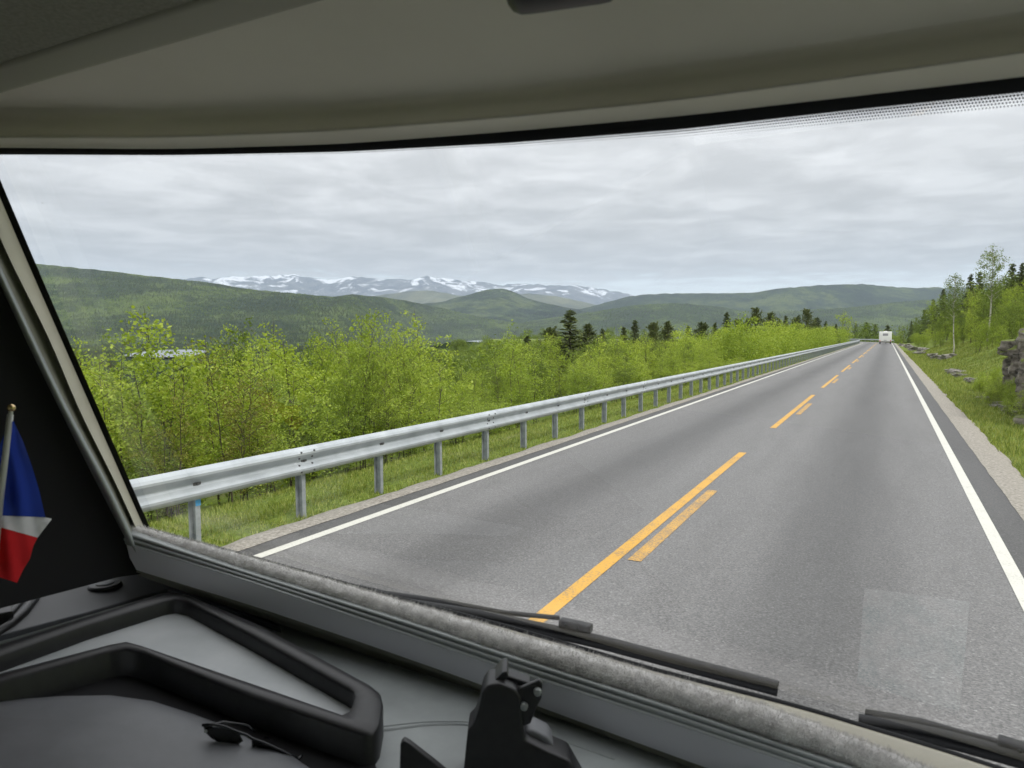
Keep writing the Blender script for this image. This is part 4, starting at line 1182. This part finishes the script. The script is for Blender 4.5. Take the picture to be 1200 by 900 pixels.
# tray: a ring of black rim round a pale floor
OUT = [(-90, 786), (0, 752), (100, 722), (190, 695), (206, 694), (222, 698), (300, 731), (433, 803), (444, 812), (447, 824), (443, 848), (436, 858), (422, 859), (300, 818), (170, 766), (148, 760), (125, 763), (20, 793), (-90, 822)]
INN = [(-90, 798), (0, 766), (100, 731), (192, 703), (206, 701), (220, 704), (298, 745), (409, 806), (415, 810), (417, 815), (414, 826), (410, 834), (401, 838), (300, 803), (166, 757), (148, 752), (127, 756), (20, 784), (-90, 812)]
def ring_tray():
    H, FL, LO = 0.050, 0.020, -0.03
    def prep(a): return [DP(u, v, H) for u, v in a]
    o_, i_ = prep(OUT), prep(INN)
    mid = [(p + q) / 2 + Vector((0, 0, 0.003)) for p, q in zip(o_, i_)]
    def low(a, h): return [Vector((p.x, p.y, dash_z(p.x) + h)) for p in a]
    def out(a, b, k): return [p + (p - q).normalized() * k + Vector((0, 0, -0.004)) for p, q in zip(a, b)]
    o2, i2 = out(o_, i_, 0.003), out(i_, o_, 0.003)
    cab(loft('tray_rim', [low(o2, LO), o2, o_, mid, i_, i2, low(i2, FL - 0.01)], M_BLACK))
    bm = bmesh.new(); bm.faces.new([bm.verts.new(p) for p in low(out(i_, o_, -0.001), FL)])
    cab(from_bm('tray_floor', bm, M_FLOOR))
ring_tray()
# rounded pad in front of the tray
PAD = [(-150, 850), (-60, 832), (0, 828), (70, 823), (130, 822), (180, 829), (230, 845), (290, 868), (340, 890), (390, 925), (380, 990), (-150, 1000)]
pp = [DP(u, v, 0.0) for u, v in PAD]
cen = sum(pp, Vector()) / len(pp)
rows = []
for f, h in ((1.0, -0.03), (1.0, 0.002), (0.99, 0.008), (0.97, 0.012), (0.85, 0.018), (0.6, 0.024), (0.3, 0.027), (0.0, 0.028)):
    rows.append([Vector((cen.x + (p.x - cen.x) * f, cen.y + (p.y - cen.y) * f, dash_z(cen.x + (p.x - cen.x) * f) + h)) for p in pp + pp[:1]])
cab(loft('instrument_hood', rows, M_DASH))
# black well round the pad
poly_slab('dash_well', [(-150, 835), (0, 790), (130, 770), (300, 825), (430, 866), (450, 925), (440, 1000), (-150, 1010)], -0.02, 0.004, M_BLACKW, 0.002)
# round vent on the corner panel
vc = DP(123, 685, 0.016)
for nm_, r_, hh, m_ in (('vent_ring', 0.034, 0.006, M_BLACK), ('vent_cap', 0.020, 0.010, M_DASH)):
    bm = bmesh.new(); bmesh.ops.create_cone(bm, cap_ends=True, segments=32, radius1=r_, radius2=r_ * .9, depth=hh, matrix=Matrix.Translation(vc)); bevel(bm, 0.0015, 2)
    cab(from_bm(nm_, bm, m_, None, True))
# stitched seam
seam = interp([(440, 856), (470, 852), (500, 848), (530, 847), (562, 849)], 46)
bm = bmesh.new()
for (u, v), (u2, v2) in zip(seam[:-1], seam[1:]):
    p, q = DP(u, v, 0.001), DP(u + (u2 - u) * .6, v + (v2 - v) * .6 + 2.2, 0.001)
    add_tube(bm, [p, (p + q) / 2 + Vector((0, 0, .001)), q], 0.0007, 5)
o = cab(from_bm('stitching', bm, M_LEATH)); o['kind'] = 'stuff'
tube_pts = [DP(u, v, 0.0) for u, v in interp([(436, 853), (500, 845), (566, 846), (640, 862), (720, 890)], 20)]
cab(tube('seam_piping', tube_pts, 0.0014, M_LEATH))
# trim lines at the far left of the dash
cab(tube('dash_cable', [DP(u, v, 0.014) for u, v in [(48, 688), (40, 702), (28, 718), (12, 732), (-20, 752)]], 0.009, M_BLACK))
cab(tube('dash_cable', [DP(u, v, 0.012) for u, v in [(36, 686), (26, 704), (12, 720), (-10, 736)]], 0.007, M_BLACK))
poly_slab('side_vent', [(-60, 700), (12, 702), (16, 716), (-60, 730)], 0.0, 0.035, M_BLACK, 0.004)

# device bracket standing on the dashboard
FWD = Vector((-math.sin(YAW), math.cos(YAW), 0))
def prism(name, px, d, thick, m, parent, bev=0.003):
    bm = bmesh.new()
    f = [bm.verts.new(at_depth(u, v, d)) for u, v in px]
    bm.faces.new(f)
    ret = bmesh.ops.extrude_face_region(bm, geom=bm.faces[:])
    for g in ret['geom']:
        if isinstance(g, bmesh.types.BMVert): g.co += FWD * thick
    bmesh.ops.recalc_face_normals(bm, faces=bm.faces[:])
    if bev: bevel(bm, bev, 3)
    o = from_bm(name, bm, m, None, False)
    for p in o.data.polygons: p.use_smooth = len(p.vertices) == 4
    o.parent = parent; o.matrix_parent_inverse = Matrix.Translation(-Vector(parent.location)); return o
bq = DP(600, 905, 0.0)
BK = empty('device_bracket', bq); tag(BK, 'black hinged device bracket standing on the dashboard', 'bracket')
dB = (bq - EYE).dot(_rot @ Vector((0, 0, -1))) - 0.03
prism('bracket_body', [(540, 985), (543, 905), (548, 856), (555, 850), (561, 832), (565, 812), (572, 803), (586, 801), (604, 808), (611, 818), (613, 850), (616, 868), (640, 880), (668, 892), (690, 930), (690, 985)], dB, 0.05, M_BLACK, BK, 0.005)
prism('bracket_arm', [(575, 802), (589, 788), (594, 787), (596, 793), (586, 803), (580, 812)], dB + 0.012, 0.045, M_BLACK, BK, 0.002)
prism('bracket_plate', [(606, 816), (609, 807), (632, 797), (636, 801), (635, 818), (629, 829), (622, 848), (609, 853)], dB + 0.004, 0.008, M_BLACK, BK, 0.002)
prism('hinge_bar', [(588, 795), (592, 791), (622, 801), (620, 808)], dB + 0.02, 0.025, M_BLACK, BK, 0.003)
for i, (u, v) in enumerate(((614, 828), (630, 811))):
    bm = bmesh.new(); bmesh.ops.create_cone(bm, cap_ends=True, segments=18, radius1=0.0065, radius2=0.005, depth=0.008, matrix=Matrix.Translation(at_depth(u, v, dB + 0.002)) @ (Vector((0, 0, 1)).rotation_difference(-FWD).to_matrix().to_4x4()))
    bevel(bm, 0.001, 1)
    o = from_bm('screw', bm, M_ALU2, None, True); o.parent = BK; o.matrix_parent_inverse = Matrix.Translation(-bq)
prism('clamp_knob', [(614, 866), (617, 856), (626, 856), (642, 864), (649, 873), (649, 890), (630, 890)], dB + 0.02, 0.04, M_DASH, BK, 0.006)
wq = DP(500, 915, 0.0)
WD = empty('dash_clip', wq); tag(WD, 'small black angular clip beside the tray on the dashboard', 'clip')
prism('clip_plate', [(462, 960), (468, 905), (469, 872), (473, 868), (480, 872), (507, 893), (530, 912), (545, 960)], (wq - EYE).dot(_rot @ Vector((0, 0, -1))) + 0.005, 0.012, M_BLACK, WD, 0.002)

# sunglasses lying against the tray
SG_D = (DP(300, 885, 0.0) - EYE).dot(_rot @ Vector((0, 0, -1))) - 0.015
SG = empty('sunglasses', at_depth(300, 890, SG_D)); tag(SG, 'dark folded sunglasses lying below the tray rim', 'sunglasses')
SGI = Matrix.Translation(-Vector(SG.location))
M_LENS = mat('dark_lens', (0.008, 0.009, 0.008), 0.06); M_FRAME = mat('glasses_frame', (0.012, 0.013, 0.018), 0.25)
def sg(o): o.parent = SG; o.matrix_parent_inverse = SGI; return o
sg(tube('brow_bar', [at_depth(u, v, SG_D) for u, v in [(237, 850), (250, 849), (264, 852), (278, 858), (288, 861), (296, 866), (310, 871), (330, 880), (349, 889)]], 0.0022, M_FRAME))
def lens(px, dd):
    bm = bmesh.new(); vs = [at_depth(u, v, dd) for u, v in px]; c = sum(vs, Vector()) / len(vs) - FWD * 0.0012
    vv = [bm.verts.new(p) for p in vs]; wv_ = [bm.verts.new(p + FWD * 0.0015) for p in vs]; k_ = len(vv)
    bm.faces.new(vv); bm.faces.new(wv_[::-1])
    for i in range(k_): bm.faces.new((vv[i], wv_[i], wv_[(i + 1) % k_], vv[(i + 1) % k_]))
    o = sg(from_bm('lens', bm, M_LENS))
    sg(tube('lens_rim', vs + vs[:1], 0.0013, M_FRAME, None, 6))
lens([(240, 852), (264, 854), (280, 860), (284, 868), (276, 874), (262, 872), (248, 864), (241, 857)], SG_D + 0.002)
lens([(296, 868), (312, 873), (334, 883), (340, 890), (330, 895), (312, 893), (302, 887), (296, 877)], SG_D + 0.002)
sg(tube('temple', [at_depth(240, 852, SG_D), at_depth(262, 846, SG_D + 0.04), at_depth(290, 850, SG_D + 0.045), at_depth(299, 858, SG_D + 0.045)], 0.002, M_FRAME))
sg(tube('temple', [at_depth(349, 889, SG_D), at_depth(360, 882, SG_D + 0.035), at_depth(340, 874, SG_D + 0.05), at_depth(310, 864, SG_D + 0.05)], 0.002, M_FRAME))
for u, v in ((241, 857), (342, 895)):
    bm = bmesh.new(); bmesh.ops.create_icosphere(bm, subdivisions=2, radius=0.0024, matrix=Matrix.Translation(at_depth(u, v, SG_D - .003))); sg(from_bm('hinge_screw', bm, M_ALU2, None, True))

# table flag
M_GOLD = mat('brass_finial', (0.62, 0.47, 0.25), 0.25, 0.9)
M_POLE = mat('white_plastic_pole', (0.55, 0.55, 0.54), 0.35)
def cloth_mat(n, c):
    m = noisy(n, [(0.3, tuple(x * .88 for x in c)), (0.7, c)], 40, 3, 0.7, 0.15, 1400, bdist=0.0006, spec=0.3)
    t, b = nodes_of(m); tr = N(t, 'ShaderNodeBsdfTranslucent'); tr.inputs[0].default_value = (*[min(1, x * 1.3) for x in c], 1)
    mx = N(t, 'ShaderNodeMixShader'); mx.inputs[0].default_value = 0.45
    t.links.new(b.outputs[0], mx.inputs[1]); t.links.new(tr.outputs[0], mx.inputs[2])
    t.links.new(mx.outputs[0], t.nodes['Material Output'].inputs[0])
    return m
M_FB, M_FW, M_FR = cloth_mat('blue_satin', (0.03, 0.062, 0.36)), cloth_mat('white_satin', (0.82, 0.82, 0.85)), cloth_mat('red_satin', (0.66, 0.03, 0.035))
FD = 1.18
fb = at_depth(-20, 735, FD); fb.z = dash_z(fb.x)
FL = empty('table_flag', fb); tag(FL, 'small blue white and red flag hanging from a white stick on the dashboard', 'flag')
FI = Matrix.Translation(-fb)
def fl(o): o.parent = FL; o.matrix_parent_inverse = FI; return o
fl(tube('pole', [at_depth(12, 486, FD), at_depth(0, 588, FD), fb + Vector((0, 0, 0.008))], [0.0048, 0.0050, 0.0052], M_POLE, None, 14))
fl(tube('pole_tip', [at_depth(13, 480, FD), at_depth(11.5, 492, FD)], [0.0034, 0.0034], M_POLE, None, 10))
bm = bmesh.new(); bmesh.ops.create_icosphere(bm, subdivisions=3, radius=0.0066, matrix=Matrix.Translation(at_depth(13, 478, FD))); fl(from_bm('finial', bm, M_GOLD, None, True))
bm = bmesh.new(); bmesh.ops.create_cone(bm, cap_ends=True, segments=28, radius1=0.04, radius2=0.034, depth=0.014, matrix=Matrix.Translation(fb + Vector((0, 0, 0.006)))); bevel(bm, 0.003, 2); fl(from_bm('base', bm, M_BLACK, None, True))
def stripe(name, left, right, m, n=26, nc=16):
    def rs(p, n):
        p = np.array(p, float); d = np.concatenate([[0], np.cumsum(np.linalg.norm(np.diff(p, axis=0), axis=1))]); t = np.linspace(0, d[-1], n)
        return np.stack([np.interp(t, d, p[:, 0]), np.interp(t, d, p[:, 1])], 1)
    L, Rr = rs(left, n), rs(right, n); rows = []
    for a, b in zip(L, Rr):
        row = []
        for k in range(nc):
            t = k / (nc - 1); u, v = a * (1 - t) + b * t
            dd = FD + 0.012 + 0.009 * math.sin(u * 0.11 + v * 0.02) + 0.005 * math.sin(u * .25 - v * .05)
            row.append(at_depth(u, v, dd))
        rows.append(row)
    return fl(loft(name, rows, m))
stripe('blue_stripe', [(12, 493), (-8, 540), (-26, 575), (-44, 602)], [(16, 494), (27, 517), (38, 548), (46, 575), (53, 606)], M_FB)
stripe('white_stripe', [(-44, 602.3), (-45, 603.5), (-46, 605)], [(53.3, 606.3), (61, 608), (44, 630)], M_FW, 16)
stripe('red_stripe', [(-46, 605.2), (-50, 625), (-52, 660)], [(44, 630.2), (39, 640), (35, 655), (27, 668), (20, 683)], M_FR)

# wipers on the outside of the glass
M_WIPER = mat('wiper_black', (0.007, 0.0075, 0.009), 0.6)
def wiper(label, blade, conn, arm):
    p0 = WS(*blade[0], -0.02)
    W = empty('wiper', p0); tag(W, label, 'wiper'); inv = Matrix.Translation(-p0)
    def wp(o): o.parent = W; o.matrix_parent_inverse = inv; return o
    n = 40; cl = [WS(u, v, -0.022) for u, v in interp(blade, n)]
    rows = []
    for (dy, dz) in ((0.0, -0.003), (0.009, -0.005), (0.010, 0.001), (0.003, 0.006), (-0.003, 0.004), (-0.009, -0.001), (0.0, -0.003)):
        rows.append([(p.x, p.y + dy, p.z + dz) for p in cl])
    wp(loft('blade', rows, M_WIPER, None, False))
    wp(loft('rubber_lip', [[(p.x, p.y - 0.001, p.z - 0.003) for p in cl], [(p.x, p.y - 0.014, p.z - 0.010) for p in cl], [(p.x, p.y - 0.012, p.z - 0.012) for p in cl], [(p.x, p.y + 0.004, p.z - 0.006) for p in cl]], M_SEAL, None, False))
    bm = bmesh.new(); add_box(bm, (0, 0, 0), (0.060, 0.018, 0.015)); bevel(bm, 0.004, 2)
    a, b = WS(*conn[0], -0.032), WS(*conn[1], -0.032)
    q = Vector((1, 0, 0)).rotation_difference((b - a).normalized()).to_matrix().to_4x4()
    bmesh.ops.transform(bm, matrix=Matrix.Translation((a + b) / 2) @ q, verts=bm.verts[:]); wp(from_bm('connector', bm, M_WIPER, None, True))
    for f in (.3, .6):
        c = a + (b - a) * f + Vector((0, -0.012, 0.002))
        bm = bmesh.new(); bmesh.ops.create_icosphere(bm, subdivisions=1, radius=0.003, matrix=Matrix.Translation(c)); wp(from_bm('rivet', bm, M_SEAL))
    ap = [WS(u, v, -0.045) for u, v in arm]
    wp(tube('arm', ap, [0.009] * (len(ap) - 2) + [0.005, 0.0045], M_WIPER, None, 8))
wiper('long black wiper resting across the lower windscreen', [(470, 704), (560, 718), (640, 735), (700, 748), (800, 774), (912, 803)], ((652, 728), (698, 738)), [(420, 690), (450, 697), (520, 707), (590, 718), (655, 724)])
wiper('second black wiper beyond the pale reflection on the windscreen', [(1006, 842), (1060, 851), (1100, 859), (1200, 886), (1330, 928), (1420, 958)], ((1180, 872), (1225, 886)), [(1015, 838), (1040, 842), (1080, 849), (1130, 860), (1185, 873)])

# windscreen glass, printed dot band
def glass_mat():
    m = bpy.data.materials.new('windscreen_glass'); m.use_nodes = True; t = m.node_tree; t.nodes.clear()
    fr = N(t, 'ShaderNodeFresnel', i_IOR=2.0)
    tr = N(t, 'ShaderNodeBsdfTransparent'); tr.inputs[0].default_value = (0.975, 0.985, 0.98, 1)
    gl = N(t, 'ShaderNodeBsdfGlossy', i_Roughness=0.0)
    mx = N(t, 'ShaderNodeMixShader')
    t.links.new(fr.outputs[0], mx.inputs[0]); t.links.new(tr.outputs[0], mx.inputs[1]); t.links.new(gl.outputs[0], mx.inputs[2])
    c = N(t, 'ShaderNodeTexCoord'); vo = N(t, 'ShaderNodeTexVoronoi', i_Scale=17.0); t.links.new(c.outputs['Object'], vo.inputs['Vector'])
    sc_ = N(t, 'ShaderNodeSeparateColor'); t.links.new(vo.outputs['Color'], sc_.inputs[0])
    size = MATH(t, 'MULTIPLY', MATH(t, 'SUBTRACT', sc_.outputs[0], 0.72, None, True), 0.11)
    spot = MATH(t, 'MULTIPLY', MATH(t, 'LESS_THAN', vo.outputs['Distance'], size), 0.35)
    df = N(t, 'ShaderNodeBsdfDiffuse'); df.inputs[0].default_value = (0.30, 0.29, 0.26, 1)
    mx2 = N(t, 'ShaderNodeMixShader'); t.links.new(spot, mx2.inputs[0]); t.links.new(mx.outputs[0], mx2.inputs[1]); t.links.new(df.outputs[0], mx2.inputs[2])
    t.links.new(mx2.outputs[0], N(t, 'ShaderNodeOutputMaterial').inputs[0])
    return m
M_GLASS = glass_mat()
zs = np.linspace(-0.75, 0.40, 24); xs = np.linspace(-1.72, 0.75, 40)
def glass_rows(off): return [[(x, ws_y(x, z) - off, EYE.z + z) for x in xs] for z in zs]
cab(loft('windscreen', glass_rows(-0.001), M_GLASS))
def frit_mat():
    m = bpy.data.materials.new('dotted_frit_print'); m.use_nodes = True; t = m.node_tree; t.nodes.clear()
    c = N(t, 'ShaderNodeTexCoord'); s = N(t, 'ShaderNodeSeparateXYZ'); t.links.new(c.outputs['UV'], s.inputs[0])
    rowi = MATH(t, 'FLOOR', s.outputs[1])
    fu = MATH(t, 'SUBTRACT', MATH(t, 'FRACT', MATH(t, 'ADD', s.outputs[0], MATH(t, 'MULTIPLY', rowi, 0.5))), 0.5)
    fv = MATH(t, 'SUBTRACT', MATH(t, 'FRACT', s.outputs[1]), 0.5)
    d = MATH(t, 'SQRT', MATH(t, 'ADD', MATH(t, 'MULTIPLY', fu, fu), MATH(t, 'MULTIPLY', fv, fv)))
    fall = MATH(t, 'ADD', 0.062, MATH(t, 'MULTIPLY', RAMP(t, MATH(t, 'MULTIPLY', s.outputs[0], 1 / 700.0), [(0.45, 1.0), (1.0, 0.0)]), 0.30))
    rad = MATH(t, 'SUBTRACT', 0.50, MATH(t, 'MULTIPLY', rowi, fall))
    a = MATH(t, 'LESS_THAN', d, rad)
    b = N(t, 'ShaderNodeBsdfDiffuse'); b.inputs[0].default_value = (0.01, 0.01, 0.012, 1)
    tr = N(t, 'ShaderNodeBsdfTransparent'); mx = N(t, 'ShaderNodeMixShader')
    t.links.new(a, mx.inputs[0]); t.links.new(tr.outputs[0], mx.inputs[1]); t.links.new(b.outputs[0], mx.inputs[2])
    t.links.new(mx.outputs[0], N(t, 'ShaderNodeOutputMaterial').inputs[0])
    return m
def dots(pts_top, rows_n, pitch, n=160):
    top = curve(shift(pts_top, -2), 0.0035, n)
    acc, ul = 0.0, [0.0]
    for p, q in zip(top, top[1:]): acc += (q - p).length; ul.append(acc / pitch)
    rows, uv = [], []
    for k in range(rows_n + 1):
        dz = -pitch * k
        rows.append([Vector((p.x, p.y - 0.24 * -pitch * k * -1, p.z + dz)) for p in top])
        uv += [(a, float(k)) for a in ul]
    rows = [[Vector((p.x, ws_y(p.x, p.z - EYE.z) - 0.0035, p.z)) for p in r] for r in rows]
    return cab(loft('frit_dots', rows, frit_mat(), None, True, uv))
dots(A, 5, 0.0030)

# paper tilted up on the dash to catch more skylight: what the pale reflection in the glass is
M_PAPER = noisy('white_paper', [(0.40, (0.42, 0.62, 0.62)), (0.58, (0.92, 0.92, 0.90))], 16, 5, 0.8)
def reflect_px(u, v):
    p = WS(u, v); d = ray(u, v).normalized(); rel = p - EYE
    n = Vector((-0.20 * (rel.x + 0.55), -1.0, -0.24)).normalized()
    r = d - n * 2 * d.dot(n)
    a = 0.0
    for _ in range(4000):
        q = p + r * a
        if q.z < dash_z(q.x) + 0.006 + max(0.0, (0.985 - q.y)) * 0.36: break
        a += 0.0005
    return q
pc_ = [reflect_px(u, v) for u, v in [(1013, 690), (1136, 706), (1120, 880), (1000, 858)]]
bm = bmesh.new(); tv_ = [bm.verts.new(p) for p in pc_]; bv_ = [bm.verts.new((p.x, p.y, p.z - 0.004)) for p in pc_]
bm.faces.new(tv_); bm.faces.new(bv_[::-1])
for i in range(4): bm.faces.new((tv_[i], bv_[i], bv_[(i + 1) % 4], tv_[(i + 1) % 4]))
ps = from_bm('paper_card', bm, M_PAPER); tag(ps, 'white card propped on the dashboard and mirrored faintly in the windscreen', 'card')
bm = bmesh.new(); tv_ = [bm.verts.new((p.x, p.y, p.z - 0.0045)) for p in pc_]; bv_ = [bm.verts.new((p.x, p.y, dash_z(p.x) - 0.002)) for p in pc_]
bm.faces.new(tv_); bm.faces.new(bv_[::-1])
for i in range(4): bm.faces.new((tv_[i], bv_[i], bv_[(i + 1) % 4], tv_[(i + 1) % 4]))
from_bm('added_card_wedge', bm, M_BLACK, ps)  # wedge added under the card, which is tilted to look brighter

# cab shell: floor, side walls with window openings, back wall, front panel, wheels
M_WALL = mat('beige_wall', (0.62, 0.60, 0.53), 0.8)
def shell(name, c, s, m=M_WALL):
    bm = bmesh.new(); add_box(bm, c, s); return cab(from_bm(name, bm, m))
EZ = EYE.z
shell('floor', (-0.45, -1.35, EZ - 1.42), (2.75, 3.9, 0.06), M_WALL)
shell('back_wall', (-0.45, -3.33, EZ - 1.05), (2.75, 0.05, 0.72))
shell('added_back_window', (-0.45, -3.33, EZ - 0.14), (2.70, 0.006, 1.10), M_GLASS)  # unseen rear window, added to let more light into the cab
for x, sg_ in ((-1.84, -1), (0.90, 1)):
    shell('side_wall', (x, -1.20, EZ - 1.05), (0.04, 4.2, 0.72))
    shell('side_wall', (x, -1.20, EZ + 0.58), (0.04, 4.2, 0.30))
    for yy_ in (-3.2, -1.15): shell('window_post', (x, yy_, EZ - 0.13), (0.04, 0.12, 1.12))
    if sg_ > 0: shell('window_post', (x, 0.83, EZ - 0.13), (0.04, 0.14, 1.12))
    shell('enlarged_side_window', (x, -0.16, EZ - 0.13), (0.006, 1.86, 1.12), M_GLASS)  # side window made larger to let in more light
    shell('enlarged_side_window', (x, -2.175, EZ - 0.13), (0.006, 1.93, 1.12), M_GLASS)  # second pane further back, added to brighten the interior
shell('roof', (-0.45, -1.25, EZ + 0.74), (2.75, 4.2, 0.04), M_BODY)
fr0 = curve(Q0, -0.004, NQ)
cab(loft('front_panel', [fr0, [(p.x, p.y + 0.05, p.z - 0.03) for p in fr0], [(p.x, p.y + 0.12, p.z - 0.5) for p in fr0], [(p.x, p.y + 0.08, 0.35) for p in fr0]], M_BODY))
tp = curve(shift(A, -20), -0.003)
cab(loft('front_cap', [tp, [(p.x, p.y - 0.06, p.z + 0.2) for p in tp], [(p.x, p.y - 0.25, EZ + 0.76) for p in tp]], M_BODY))
for x in (-1.38, 0.30):
    t = wheel(None, 0, 0, 0.34, 0.22); t.location = (x, -0.4, 0.004); cab(t)

# ------------------------------------------------------------------ haze
bm = bmesh.new(); add_box(bm, (-4000, 8000, 780), (46000, 34000, 1760))
hz = from_bm('haze', bm, mat('tmp'))
hm = bpy.data.materials.new('haze_air'); hm.use_nodes = True; t = hm.node_tree; t.nodes.clear()
pv = N(t, 'ShaderNodeVolumePrincipled'); pv.inputs['Color'].default_value = (0.72, 0.84, 1.0, 1); pv.inputs['Density'].default_value = 4.5e-5
t.links.new(pv.outputs[0], N(t, 'ShaderNodeOutputMaterial').inputs['Volume'])
hz.data.materials.clear(); hz.data.materials.append(hm)
tag(hz, 'pale bluish haze over the valley', 'haze', kind='stuff')
